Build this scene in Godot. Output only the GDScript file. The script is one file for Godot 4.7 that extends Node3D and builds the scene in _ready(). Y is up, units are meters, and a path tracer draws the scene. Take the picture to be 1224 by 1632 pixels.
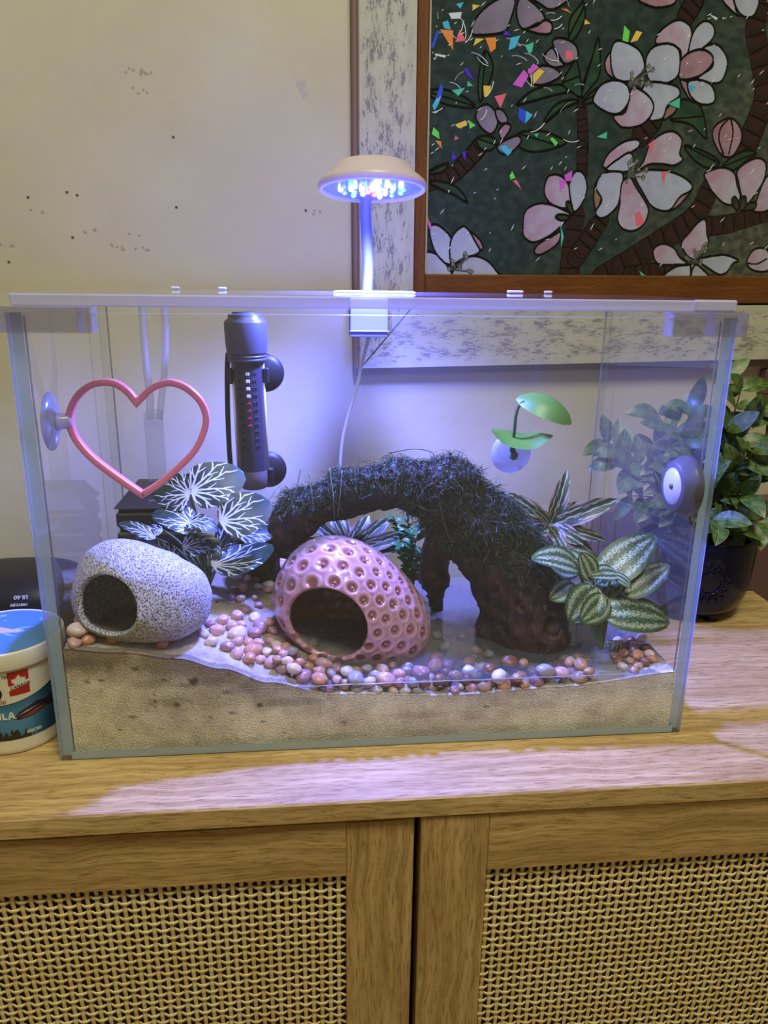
extends Node3D

# ---------------------------------------------------------------- helpers
var rng := RandomNumberGenerator.new()
var mats := {}
var taken := {}
const WALL := Transform3D(Basis(Vector3(0.9898, 0, -0.1424), Vector3(0, 1, 0), Vector3(0.1424, 0, 0.9898)), Vector3(0.2234, 0, -0.3333))

func srgb(r: float, g: float, b: float, a := 1.0) -> Color:
	return Color(r / 255.0, g / 255.0, b / 255.0, a)

func mat(key: String, c: Color, rough := 0.6, more := {}) -> StandardMaterial3D:
	if mats.has(key):
		return mats[key]
	var m := StandardMaterial3D.new()
	m.resource_name = key
	m.albedo_color = c
	m.roughness = rough
	for k in more:
		m.set(k, more[k])
	mats[key] = m
	return m

func clear(key: String, c: Color, rough := 0.02) -> StandardMaterial3D:
	return mat(key, c, rough, {"transparency": BaseMaterial3D.TRANSPARENCY_ALPHA})

func numbered(called: String) -> String:
	var n: int = taken.get(called, 0)
	taken[called] = n + 1
	return called if n == 0 else "%s_%03d" % [called, n]

func tag(o: Node3D, label: String, category: String, group := "", kind := "") -> Node3D:
	if label: o.set_meta("label", label)
	if category: o.set_meta("category", category)
	if group: o.set_meta("group", group)
	if kind: o.set_meta("kind", kind)
	return o

func thing(called: String, label: String, category: String, at := Vector3.ZERO, group := "") -> Node3D:
	var o := Node3D.new()
	o.name = numbered(called)
	add_child(o, true)
	o.position = at
	tag(o, label, category, group)
	return o

# a mesh given in world coordinates, put under its parent
func obj(called: String, shape, m: Material, parent: Node3D = null) -> MeshInstance3D:
	var o := MeshInstance3D.new()
	var mesh: Mesh = done(shape) if shape is SurfaceTool else shape
	o.mesh = mesh
	o.material_override = m
	if parent == null:
		o.name = numbered(called)
		add_child(o, true)
	else:
		o.name = called
		parent.add_child(o, true)
		o.transform = global_of(parent).affine_inverse()
	return o

func global_of(n: Node3D) -> Transform3D:
	var t := n.transform
	var p := n.get_parent()
	while p != self and p is Node3D:
		t = p.transform * t
		p = p.get_parent()
	return t

func struct(called: String, shape, m: Material, parent: Node3D = null) -> MeshInstance3D:
	var o := obj(called, shape, m, parent)
	if parent == null: o.set_meta("kind", "structure")
	return o

func begin() -> SurfaceTool:
	var st := SurfaceTool.new()
	st.begin(Mesh.PRIMITIVE_TRIANGLES)
	return st

func done(st: SurfaceTool) -> ArrayMesh:
	st.generate_normals()
	return st.commit()

func tri(st: SurfaceTool, a: Vector3, b: Vector3, c: Vector3, ua := Vector2.ZERO, ub := Vector2.ZERO, uc := Vector2.ZERO) -> void:
	st.set_uv(ua); st.add_vertex(a)
	st.set_uv(ub); st.add_vertex(b)
	st.set_uv(uc); st.add_vertex(c)

func quad(st: SurfaceTool, a: Vector3, b: Vector3, c: Vector3, d: Vector3, ua := Vector2.ZERO, ub := Vector2.ZERO, uc := Vector2.ZERO, ud := Vector2.ZERO) -> void:
	tri(st, a, b, c, ua, ub, uc)
	tri(st, a, c, d, ua, uc, ud)

# chamfered box; grain 0/1/2 = the axis that runs along u
func box(st: SurfaceTool, c: Vector3, s: Vector3, ch := 0.001, grain := 0, per := 1.0, xf := Transform3D()) -> void:
	st.set_smooth_group(-1)
	var h := s * 0.5
	ch = minf(ch, minf(h.x, minf(h.y, h.z)) * 0.9)
	var pts := {}
	for sx in [-1, 1]:
		for sy in [-1, 1]:
			for sz in [-1, 1]:
				for ax in 3:
					var p := Vector3(h.x * sx, h.y * sy, h.z * sz)
					for k in 3:
						if k != ax: p[k] -= ch * signf(p[k])
					pts[[sx, sy, sz, ax]] = p
	var off := Vector2(c.x * 7.31 + c.y * 3.7, c.y * 5.17 + c.z * 9.1)
	var put := func(q: Array, n: Vector3) -> void:
		var w: Array = []
		for p in q:
			var pu: float = p[grain]
			var ax := 0
			for k in 3:
				if absf(n[k]) > absf(n[ax]): ax = k
			var other := 0
			for k in 3:
				if k != grain and k != ax: other = k
			if ax == grain: pu = p[(grain + 2) % 3] * 0.2
			w.append(Vector2(pu, p[other]) * per + off)
		var P: Array = []
		for p in q: P.append(xf * (p + c))
		var nn: Vector3 = (P[2] - P[0]).cross(P[1] - P[0])
		if nn.dot(xf.basis * n) < 0.0:
			P.reverse(); w.reverse()
		if P.size() == 4: quad(st, P[0], P[1], P[2], P[3], w[0], w[1], w[2], w[3])
		else: tri(st, P[0], P[1], P[2], w[0], w[1], w[2])
	for ax in 3:
		var b := (ax + 1) % 3
		var d := (ax + 2) % 3
		for s1 in [-1, 1]:
			var q := []
			for e in [[-1, -1], [1, -1], [1, 1], [-1, 1]]:
				var k := [0, 0, 0]
				k[ax] = s1; k[b] = e[0]; k[d] = e[1]
				q.append(pts[[k[0], k[1], k[2], ax]])
			var n := Vector3.ZERO
			n[ax] = s1
			put.call(q, n)
		for s1 in [-1, 1]:
			for s2 in [-1, 1]:
				var q := []
				for e in [[-1, b], [1, b], [1, d], [-1, d]]:
					var k := [0, 0, 0]
					k[ax] = e[0]; k[b] = s1; k[d] = s2
					q.append(pts[[k[0], k[1], k[2], e[1]]])
				var n := Vector3.ZERO
				n[b] = s1; n[d] = s2
				put.call(q, n)
	for sx in [-1, 1]:
		for sy in [-1, 1]:
			for sz in [-1, 1]:
				put.call([pts[[sx, sy, sz, 0]], pts[[sx, sy, sz, 1]], pts[[sx, sy, sz, 2]]], Vector3(sx, sy, sz))

func span(st: SurfaceTool, lo: Vector3, hi: Vector3, ch := 0.001, grain := 0, per := 1.0, xf := Transform3D()) -> void:
	box(st, (lo + hi) * 0.5, (hi - lo).abs(), ch, grain, per, xf)

# grid of points rows x cols, smooth
func net(st: SurfaceTool, p: PackedVector3Array, cols: int, uv := PackedVector2Array(), close := false, cl := PackedColorArray(), flip := false) -> void:
	st.set_smooth_group(0)
	var rows := p.size() / cols
	var n := cols if close else cols - 1
	var has := uv.size() == p.size()
	var hc := cl.size() == p.size()
	for r in rows - 1:
		for c in n:
			var c2 := (c + 1) % cols
			var q := [r * cols + c, (r + 1) * cols + c, (r + 1) * cols + c2, r * cols + c2]
			if flip: q.reverse()
			for k in [0, 1, 2, 0, 2, 3]:
				if hc: st.set_color(cl[q[k]])
				st.set_uv(uv[q[k]] if has else Vector2.ZERO)
				st.add_vertex(p[q[k]])

func lathe(st: SurfaceTool, prof: Array, seg := 32, xf := Transform3D()) -> void:
	var p := PackedVector3Array()
	var uv := PackedVector2Array()
	for k in prof.size():
		for s in seg + 1:
			var a := TAU * s / seg
			p.append(xf * Vector3(prof[k].x * sin(a), prof[k].y, prof[k].x * cos(a)))
			uv.append(Vector2(float(s) / seg, float(k) / (prof.size() - 1)))
	net(st, p, seg + 1, uv)

func smooth_path(pts: Array, per := 6) -> Array:
	var out := []
	var n := pts.size()
	for i in n - 1:
		var a = pts[maxi(i - 1, 0)]
		var b = pts[i]
		var c = pts[i + 1]
		var d = pts[mini(i + 2, n - 1)]
		for k in per:
			var t := float(k) / per
			out.append(0.5 * ((2.0 * b) + (c - a) * t + (2.0 * a - 5.0 * b + 4.0 * c - d) * t * t + (3.0 * b - a - 3.0 * c + d) * t * t * t))
	out.append(pts[n - 1])
	return out

func tube(st: SurfaceTool, pts: Array, r0: float, r1 := -1.0, sides := 8, caps := true) -> void:
	if r1 < 0.0: r1 = r0
	var p := PackedVector3Array()
	var uv := PackedVector2Array()
	var n := pts.size()
	var side := Vector3.ZERO
	for i in n:
		var d: Vector3 = (pts[mini(i + 1, n - 1)] - pts[maxi(i - 1, 0)]).normalized()
		if side == Vector3.ZERO:
			side = d.cross(Vector3(0.31, 0.2, 0.93)).normalized()
		side = (side - d * side.dot(d)).normalized()
		var up := d.cross(side)
		var r := lerpf(r0, r1, float(i) / (n - 1))
		for s in sides:
			var a := TAU * s / sides
			p.append(pts[i] + (side * cos(a) + up * sin(a)) * r)
			uv.append(Vector2(float(s) / sides, float(i) / n))
	if caps:
		var first := PackedVector3Array()
		var last := PackedVector3Array()
		for s in sides:
			first.append(pts[0]); last.append(pts[n - 1])
		var q := first
		q.append_array(p); q.append_array(last)
		p = q
		uv = PackedVector2Array()
	net(st, p, sides, uv, true)

func ball(st: SurfaceTool, c: Vector3, r: Vector3, seg := 12, rings := 8) -> void:
	var p := PackedVector3Array()
	for i in rings + 1:
		var a := PI * i / rings
		for s in seg:
			var b := TAU * s / seg
			p.append(c + Vector3(sin(a) * sin(b), cos(a), sin(a) * cos(b)) * r)
	net(st, p, seg, PackedVector2Array(), true)

func along(dir: Vector3, at: Vector3, hint := Vector3(0, 0, 1)) -> Transform3D:      # y axis along dir
	var y := dir.normalized()
	var x := y.cross(hint)
	if x.length() < 0.01: x = y.cross(Vector3(1, 0, 0))
	x = x.normalized()
	return Transform3D(Basis(x, y, x.cross(y)), at)

# signed field -> smooth skin (surface nets)
func skin(f: Callable, lo: Vector3, hi: Vector3, cell: float) -> Array:
	var n := Vector3i(((hi - lo) / cell).ceil()) + Vector3i.ONE
	var val := PackedFloat32Array()
	val.resize(n.x * n.y * n.z)
	var i := 0
	for z in n.z:
		for y in n.y:
			for x in n.x:
				val[i] = f.call(lo + Vector3(x, y, z) * cell)
				i += 1
	var at := {}
	var verts := PackedVector3Array()
	var sy := n.x
	var sz := n.x * n.y
	var corner := [0, 1, sy, sy + 1, sz, sz + 1, sz + sy, sz + sy + 1]
	var edges := [[0, 1], [2, 3], [4, 5], [6, 7], [0, 2], [1, 3], [4, 6], [5, 7], [0, 4], [1, 5], [2, 6], [3, 7]]
	for z in n.z - 1:
		for y in n.y - 1:
			for x in n.x - 1:
				var b := x + y * sy + z * sz
				var s0 := val[b] < 0.0
				var mixed := false
				for k in range(1, 8):
					if (val[b + corner[k]] < 0.0) != s0:
						mixed = true
						break
				if not mixed: continue
				var sum := Vector3.ZERO
				var cnt := 0
				for e in edges:
					var va: float = val[b + corner[e[0]]]
					var vb: float = val[b + corner[e[1]]]
					if (va < 0.0) == (vb < 0.0): continue
					var t := va / (va - vb)
					var pa := Vector3(e[0] & 1, (e[0] >> 1) & 1, e[0] >> 2)
					var pb := Vector3(e[1] & 1, (e[1] >> 1) & 1, e[1] >> 2)
					sum += pa.lerp(pb, t)
					cnt += 1
				at[b] = verts.size()
				verts.append(lo + (Vector3(x, y, z) + sum / cnt) * cell)
	var idx := PackedInt32Array()
	for b in at:
		for ax in [[1, sy, sz], [sy, sz, 1], [sz, 1, sy]]:
			var v0: bool = val[b] < 0.0
			var v1: bool = val[b + ax[0]] < 0.0
			if v0 == v1: continue
			var q := [b, b - ax[1], b - ax[1] - ax[2], b - ax[2]]
			if not (at.has(q[1]) and at.has(q[2]) and at.has(q[3])): continue
			if v0: q.reverse()
			for k in [0, 1, 2, 0, 2, 3]: idx.append(at[q[k]])
	return [verts, idx]

func capsule(p: Vector3, a: Vector3, b: Vector3, ra: float, rb: float) -> float:
	var ab := b - a
	var t := clampf((p - a).dot(ab) / ab.length_squared(), 0.0, 1.0)
	return (p - a - ab * t).length() - lerpf(ra, rb, t)

func blend(a: float, b: float, k: float) -> float:
	var h := clampf(0.5 + 0.5 * (b - a) / k, 0.0, 1.0)
	return lerpf(b, a, h) - k * h * (1.0 - h)

# ---------------------------------------------------------------- textures
func noise(s: int, f: float, oct := 3) -> FastNoiseLite:
	var n := FastNoiseLite.new()
	n.seed = s
	n.frequency = f
	n.fractal_octaves = oct
	n.noise_type = FastNoiseLite.TYPE_SIMPLEX_SMOOTH
	return n

func tex(im: Image) -> ImageTexture:
	return ImageTexture.create_from_image(im)

func ramp(a: Color, b: Color, t: float) -> Color:
	return a.lerp(b, clampf(t, 0.0, 1.0))

func oak_image() -> Image:
	var im := Image.create_empty(768, 512, false, Image.FORMAT_RGB8)
	var a := noise(3, 0.012, 2)
	var b := noise(5, 0.03, 3)
	var c := noise(8, 0.05, 1)
	var at := func(x: float, y: float) -> float:
		var warp := a.get_noise_2d(x * 0.30, y * 0.5) * 7.0
		var g := b.get_noise_2d(x * 0.06, (y + warp) * 3.6)
		var p := c.get_noise_2d(x * 0.34, (y + warp) * 8.0)
		var t := 0.56 + g * 0.42 + a.get_noise_2d(x * 0.2 + 400.0, y * 1.6) * 0.22
		if p > 0.30: t -= (p - 0.30) * 1.5
		return t
	for y in 512:
		for x in 768:
			var t: float = at.call(x, y)
			if x > 608: t = lerpf(t, at.call(x - 768.0, y), (x - 608.0) / 160.0)
			if y > 464:
				var o: float = at.call(x, y - 512.0)
				if x > 608: o = lerpf(o, at.call(x - 768.0, y - 512.0), (x - 608.0) / 160.0)
				t = lerpf(t, o, (y - 464.0) / 48.0)
			im.set_pixel(x, y, ramp(srgb(164, 132, 86), srgb(236, 208, 160), t))
	return im

func speckle_image(size: int, base: Color, alt: Color, dark: Color, s: int, f: float, cut: float) -> Image:
	var im := Image.create_empty(size, size, false, Image.FORMAT_RGB8)
	var a := noise(s, f, 2)
	var b := noise(s + 7, f * 0.45, 2)
	a.noise_type = FastNoiseLite.TYPE_SIMPLEX
	for y in size:
		for x in size:
			var c := base.lerp(alt, clampf(0.5 + b.get_noise_2d(x, y) * 1.3, 0.0, 1.0))
			var v := a.get_noise_2d(x, y)
			if v > cut: c = c.lerp(dark, clampf((v - cut) * 9.0, 0.0, 1.0))
			im.set_pixel(x, y, c)
	return im

func scuffed_image() -> Image:                     # chalky paint worn to grey wood, grain along u
	var im := Image.create_empty(640, 256, false, Image.FORMAT_RGB8)
	var a := noise(21, 0.02, 4)
	var b := noise(22, 0.045, 3)
	var c := noise(23, 0.008, 2)
	for y in 256:
		for x in 640:
			var zone := c.get_noise_2d(x, y * 2.0) * 0.55
			var v := a.get_noise_2d(x * 0.9, y * 3.5) * 0.8 + b.get_noise_2d(x * 1.3, y * 4.0) * 0.5 + zone
			var e := absf(y / 255.0 - 0.5) * 2.0
			v -= smoothstep(0.55, 0.95, e) * 0.45
			var col := ramp(srgb(210, 208, 192), srgb(190, 188, 178), 0.5 + zone)
			col = col.lerp(srgb(138, 132, 138), clampf((v - 0.12) * 3.2, 0.0, 0.85))
			if b.get_noise_2d(x * 2.6 + 90.0, y * 2.8) > 0.48 and v > 0.0: col = col.lerp(srgb(82, 76, 80), 0.6)
			im.set_pixel(x, y, col)
	return im

func spans(poly: PackedVector2Array, w: int, h: int, put: Callable) -> void:
	var lo := 1e9
	var hi := -1e9
	for p in poly:
		lo = minf(lo, p.y); hi = maxf(hi, p.y)
	for y in range(maxi(0, int(ceil(lo))), mini(h - 1, int(floor(hi))) + 1):
		var xs := []
		for i in poly.size():
			var a := poly[i]
			var b := poly[(i + 1) % poly.size()]
			if (a.y <= y) != (b.y <= y):
				xs.append(a.x + (b.x - a.x) * (y - a.y) / (b.y - a.y))
		xs.sort()
		for k in range(0, xs.size() - 1, 2):
			for x in range(maxi(0, int(ceil(xs[k]))), mini(w - 1, int(floor(xs[k + 1]))) + 1):
				put.call(x, y)

func closed_curve(flat: Array, per := 6) -> PackedVector2Array:
	var pts := PackedVector2Array()
	var n := flat.size() / 2
	for i in n:
		var q := []
		for k in [-1, 0, 1, 2]:
			var j: int = (i + k + n) % n
			q.append(Vector2(flat[2 * j], flat[2 * j + 1]))
		for k in per:
			var t := float(k) / per
			pts.append(q[1].cubic_interpolate(q[2], q[0], q[3], t))
	return pts

func dot(im: Image, p: Vector2, r: float, c: Color) -> void:
	var s := int(ceil(r * 2.0))
	if s <= 3:
		im.fill_rect(Rect2i(int(p.x - r), int(p.y - r), s, s), c)
		return
	var rr := int(ceil(r))
	for y in range(-rr, rr + 1):
		var hw := int(sqrt(maxf(0.0, r * r - y * y)))
		im.fill_rect(Rect2i(int(p.x) - hw, int(p.y) + y, hw * 2 + 1, 1), c)

func stroke(im: Image, pts: PackedVector2Array, r0: float, r1: float, c: Color, close := false) -> void:
	var n := pts.size()
	for i in (n if close else n - 1):
		var a := pts[i]
		var b := pts[(i + 1) % n]
		var steps := int(ceil(a.distance_to(b) / maxf(1.0, r0 * 0.6))) + 1
		for k in steps:
			var t := float(k) / steps
			dot(im, a.lerp(b, t), lerpf(r0, r1, (i + t) / n), c)

func film_image() -> Image:                        # the print of the window film: pale blossoms on a dark green ground
	var W := 880
	var H := 600
	var im := Image.create_empty(W, H, false, Image.FORMAT_RGB8)
	var a := noise(31, 0.006, 3)
	var b := noise(33, 0.03, 2)
	for y in H:
		for x in W:
			var t := clampf((x - 380.0) / 420.0 + (y - 420.0) / 900.0 + a.get_noise_2d(x, y) * 0.5, 0.0, 1.0)
			var c := srgb(56, 74, 70).lerp(srgb(104, 106, 94), t)
			c = c.lerp(srgb(30, 44, 44), clampf(0.25 + b.get_noise_2d(x, y * 1.4) * 0.5, 0.0, 0.5))
			im.set_pixel(x, y, c)
	var ink := srgb(14, 14, 18)
	var bark := srgb(58, 34, 36)
	var branches := [
		[34, 30, [402, 607, 464, 572, 526, 534, 581, 502, 622, 467, 645, 417]],
		[26, 22, [648, 496, 697, 490, 753, 476, 828, 456]],
		[30, 24, [324, 606, 326, 531, 330, 474]],
		[26, 18, [338, 563, 359, 527, 378, 497]],
		[26, 22, [350, 545, 372, 514, 390, 487]],
		[15, 12, [335, 354, 331, 312, 324, 271]],
		[14, 14, [337, 396, 333, 343]],
		[18, 22, [8, 426, 52, 411, 79, 388, 109, 357]],
		[34, 30, [716, 343, 735, 295, 750, 232, 731, 165, 707, 111, 713, 56]],
		[24, 28, [539, 101, 559, 68]],
		[28, 30, [465, 321, 490, 291]],
		[16, 20, [466, 594, 529, 587, 595, 577]],
	]
	for w in branches:
		var pts := PackedVector2Array()
		var flat: Array = w[2]
		var raw := []
		for i in range(0, flat.size(), 2): raw.append(Vector2(flat[i], flat[i + 1]))
		for p in smooth_path(raw, 6): pts.append(p)
		stroke(im, pts, w[0] * 0.72 + 2.5, w[1] * 0.72 + 2.5, ink)
		for i in pts.size() - 1:
			var seg := PackedVector2Array([pts[i], pts[i + 1]])
			stroke(im, seg, w[0] * 0.72, w[1] * 0.72, bark.lerp([srgb(70, 44, 42), srgb(40, 34, 36), srgb(46, 46, 42)][i % 3], 0.55))
		for i in range(2, pts.size() - 1, 3):
			var d: Vector2 = (pts[i + 1] - pts[i]).normalized().orthogonal() * w[0] * 0.7
			stroke(im, PackedVector2Array([pts[i] - d, pts[i] + d]), 1.2, 1.2, ink)
	var green := [
		[114, 186, 130, 208, 128, 231, 114, 264, 106, 274, 101, 243, 106, 207],
		[184, 277, 217, 250, 265, 237, 317, 243, 266, 255, 219, 269],
		[244, 309, 258, 283, 283, 265, 319, 263, 284, 281],
		[287, 152, 287, 121, 305, 97, 313, 89, 319, 111, 311, 137, 294, 159],
		[322, 258, 328, 220, 341, 182, 351, 148, 360, 208, 340, 241],
		[326, 266, 353, 240, 388, 222, 377, 250, 349, 265],
		[280, 233, 297, 201, 306, 190, 318, 221, 323, 255, 301, 248],
		[-1, 264, 32, 258, 71, 268, 97, 285, 63, 287, 26, 281],
		[190, 329, 229, 322, 261, 326, 296, 341, 257, 357, 218, 361, 192, 351],
		[2, 424, 36, 424, 68, 435, 88, 461, 59, 447, 27, 437],
		[-1, 410, 20, 396, 45, 389, 30, 406],
		[530, 287, 549, 260, 555, 248, 592, 255, 610, 280, 621, 320, 587, 298, 561, 291],
		[570, 336, 604, 341, 643, 354, 660, 368, 635, 378, 596, 362],
		[668, 374, 688, 355, 723, 339, 750, 344, 726, 360, 699, 379],
		[102, 341, 127, 336, 147, 345, 135, 361, 112, 360],
	]
	for g in green:
		var c := closed_curve(g)
		spans(c, W, H, func(x, y): im.set_pixel(x, y, srgb(40, 66, 54).lerp(srgb(56, 84, 62), 0.5 + b.get_noise_2d(x * 0.6, y))))
		stroke(im, c, 1.7, 1.7, ink, true)
		stroke(im, PackedVector2Array([Vector2(g[0], g[1]), (c[c.size() / 2] + c[c.size() / 2 - 1]) * 0.5]), 1.3, 0.8, ink)
	var petals := [       # tone 0 white, 1 pink, 2 mauve grey, 3 deep pink sliver, 4 tan, 5 olive
		[2, [82, 156, 91, 135, 114, 111, 146, 94, 170, 97, 163, 130, 152, 151, 119, 159, 89, 161]],
		[2, [174, 112, 182, 91, 204, 97, 227, 113, 236, 130, 219, 133, 192, 145, 179, 134]],
		[3, [195, 145, 219, 136, 234, 126, 249, 131, 248, 147, 230, 151, 208, 148]],
		[2, [200, 87, 223, 100, 245, 108, 270, 97, 281, 81]],
		[2, [253, 164, 262, 155, 284, 156, 304, 166, 310, 184, 303, 192, 284, 199, 270, 187]],
		[2, [238, 186, 253, 172, 267, 189, 281, 202, 256, 206, 239, 196]],
		[2, [206, 222, 230, 206, 256, 206, 276, 218, 261, 230, 236, 239, 217, 237]],
		[2, [99, 299, 106, 285, 124, 280, 141, 294, 145, 315, 133, 332, 114, 324, 101, 309]],
		[2, [139, 289, 153, 287, 166, 301, 164, 311, 148, 310]],
		[3, [149, 326, 161, 312, 174, 316, 168, 330, 156, 342]],
		[2, [147, 353, 172, 338, 191, 333, 198, 343, 186, 357, 173, 367, 154, 366]],
		[3, [393, 218, 374, 208, 370, 187, 383, 170, 386, 192]],
		[0, [395, 218, 381, 181, 388, 153, 415, 153, 444, 165, 458, 187, 456, 201, 433, 221]],
		[1, [480, 151, 484, 131, 509, 111, 532, 105, 555, 116, 560, 140, 553, 165, 542, 174, 536, 158, 507, 149]],
		[0, [585, 155, 615, 142, 638, 154, 651, 175, 643, 207, 619, 215, 585, 207, 614, 186, 614, 172]],
		[0, [560, 132, 572, 111, 591, 102, 609, 112, 610, 131, 588, 152, 558, 165]],
		[3, [539, 180, 558, 162, 588, 154, 613, 164, 613, 181, 591, 201, 564, 210, 541, 210]],
		[3, [544, 215, 561, 216, 581, 251, 565, 242]],
		[0, [562, 217, 578, 210, 611, 214, 628, 230, 629, 250, 606, 256, 584, 250, 568, 236]],
		[0, [460, 184, 472, 159, 500, 149, 527, 153, 538, 171, 537, 205, 511, 221, 474, 219]],
		[4, [547, 243, 540, 272, 514, 289, 517, 270]],
		[0, [459, 237, 474, 221, 516, 221, 541, 227, 545, 243, 521, 261, 513, 284, 497, 291, 482, 290, 486, 263]],
		[1, [399, 286, 425, 277, 434, 235, 462, 239, 486, 258, 485, 280, 463, 301, 425, 308, 405, 298]],
		[0, [350, 256, 366, 231, 397, 221, 424, 230, 431, 255, 415, 279, 391, 283, 358, 270]],
		[3, [635, 314, 641, 293, 672, 278, 696, 290, 708, 314, 697, 344, 680, 355, 656, 345]],
		[3, [432, 75, 458, 86, 485, 86, 512, 78, 507, 66]],
		[1, [620, 60, 637, 75, 660, 87, 670, 83, 648, 55]],
		[0, [648, 55, 663, 81, 684, 90, 702, 81, 703, 51]],
		[1, [459, 393, 477, 369, 488, 336, 514, 315, 542, 310, 563, 325, 561, 351, 570, 363, 550, 375, 514, 373, 486, 377]],
		[1, [384, 384, 392, 360, 418, 339, 441, 330, 462, 330, 462, 343, 441, 356, 421, 365, 408, 383]],
		[0, [392, 389, 421, 365, 444, 354, 453, 370, 441, 391]],
		[4, [367, 437, 373, 410, 385, 416, 385, 448, 375, 469]],
		[0, [372, 425, 379, 401, 402, 392, 431, 395, 430, 426, 426, 456, 407, 477, 387, 484, 375, 472, 387, 448]],
		[1, [431, 414, 449, 402, 466, 422, 486, 443, 500, 466, 492, 494, 468, 508, 442, 504, 428, 486, 430, 456]],
		[3, [602, 418, 575, 452, 551, 465, 572, 434]],
		[0, [459, 396, 490, 386, 537, 387, 575, 397, 599, 412, 597, 424, 573, 437, 554, 462, 532, 466, 506, 457, 485, 434]],
		[1, [764, 448, 776, 404, 789, 388, 809, 415, 799, 458, 763, 462]],
		[1, [626, 390, 643, 381, 672, 375, 700, 385, 711, 409, 723, 433, 710, 449, 683, 447, 653, 426, 635, 405]],
		[1, [707, 382, 727, 363, 756, 353, 777, 364, 778, 395, 761, 426, 741, 448, 727, 433, 715, 406]],
		[5, [703, 437, 712, 434, 722, 449, 720, 461, 706, 449]],
		[5, [730, 432, 739, 436, 739, 458, 729, 461, 725, 446]],
		[5, [735, 461, 748, 445, 766, 445, 762, 457]],
		[1, [589, 530, 605, 510, 628, 485, 643, 483, 650, 510, 656, 532, 635, 564, 612, 561, 595, 545]],
		[1, [523, 543, 544, 533, 572, 542, 589, 561, 610, 574, 576, 577, 538, 576, 523, 559]],
		[0, [636, 567, 661, 559, 704, 555, 740, 566, 726, 573, 713, 592, 694, 597, 669, 586]],
		[0, [550, 608, 577, 583, 610, 577, 618, 580, 614, 607]],
		[0, [629, 577, 650, 586, 672, 607, 626, 607]],
		[1, [762, 566, 776, 543, 799, 539, 817, 549, 823, 585, 796, 590, 771, 582]],
		[1, [254, 433, 261, 407, 280, 402, 298, 409, 311, 426, 315, 451, 309, 466, 285, 464, 264, 453]],
		[0, [311, 414, 323, 394, 341, 399, 351, 424, 345, 451, 327, 473, 318, 457, 311, 431]],
		[1, [212, 506, 215, 474, 241, 459, 271, 460, 299, 469, 317, 480, 295, 504, 269, 523, 236, 535, 215, 523]],
		[3, [240, 550, 253, 535, 279, 522, 297, 513, 294, 534, 271, 552, 248, 560]],
		[5, [305, 457, 311, 453, 319, 460, 324, 477, 313, 472]],
		[5, [283, 484, 296, 478, 317, 483, 301, 491]],
		[0, [-3, 561, 21, 559, 44, 578, 58, 607, -2, 608]],
		[0, [86, 570, 112, 564, 138, 574, 159, 595, 166, 607, 61, 607]],
		[0, [9, 521, 13, 505, 29, 506, 55, 529, 55, 561, 57, 578, 44, 578, 21, 555]],
		[0, [55, 532, 77, 507, 93, 514, 117, 548, 111, 560, 86, 567, 57, 578]],
		[3, [97, 517, 117, 531, 125, 545, 119, 550]],
	]
	var tone := [[srgb(190, 200, 220), srgb(174, 178, 204)], [srgb(194, 190, 212), srgb(184, 150, 176)], [srgb(146, 138, 158), srgb(128, 118, 138)], [srgb(182, 148, 170), srgb(156, 118, 134)], [srgb(164, 130, 110), srgb(142, 116, 100)], [srgb(70, 76, 52), srgb(50, 58, 44)]]
	for q in petals:
		var c := closed_curve(q[1])
		var mid := Vector2.ZERO
		for p in c: mid += p / c.size()
		var rad := 1.0
		for p in c: rad = maxf(rad, p.distance_to(mid))
		var two: Array = tone[q[0]]
		var ax := (c[0] - mid).normalized()
		spans(c, W, H, func(x, y):
			var d := (Vector2(x, y) - mid) / rad
			im.set_pixel(x, y, two[0].lerp(two[1], clampf(0.45 + d.dot(ax) * 0.6 + b.get_noise_2d(x * 0.8, y * 0.8) * 0.5, 0.0, 1.0))))
		stroke(im, c, 1.8, 1.8, ink, true)
	for l in [[672, 278, 654, 298, 653, 322, 668, 349], [674, 278, 685, 306, 681, 349], [765, 572, 789, 574, 815, 562], [649, 61, 655, 76, 664, 89]]:
		var raw := []
		for i in range(0, l.size(), 2): raw.append(Vector2(l[i], l[i + 1]))
		stroke(im, PackedVector2Array(smooth_path(raw, 6)), 1.5, 1.5, ink)
	rng.seed = 5
	for s in [[427, 227, 449, 212], [445, 401, 457, 390], [626, 569, 626, 554], [70, 593, 73, 575]]:
		var o := Vector2(s[0], s[1])
		var m := Vector2(s[2], s[3])
		for k in 13:
			var e := m + Vector2(rng.randf_range(-24, 30), rng.randf_range(-24, 22))
			stroke(im, PackedVector2Array([o, e]), 0.9, 0.9, srgb(96, 96, 92))
			dot(im, e, 4.2, srgb(84, 84, 80))
			dot(im, e, 2.6, srgb(150, 146, 140))
	return im

func vein_image() -> Image:                        # dark leaf with white branching veins; base at the bottom middle
	var im := Image.create_empty(256, 256, false, Image.FORMAT_RGB8)
	var n := noise(41, 0.02, 3)
	for y in 256:
		for x in 256:
			im.set_pixel(x, y, srgb(20, 44, 36).lerp(srgb(36, 66, 48), 0.5 + n.get_noise_2d(x, y)))
	rng.seed = 12
	for k in 8:
		var ang := lerpf(-1.4, 1.4, k / 7.0)
		vein(im, Vector2(128, 250), ang, 140.0 + 40.0 * cos(ang), 6.2, 2)
	return im

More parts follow.
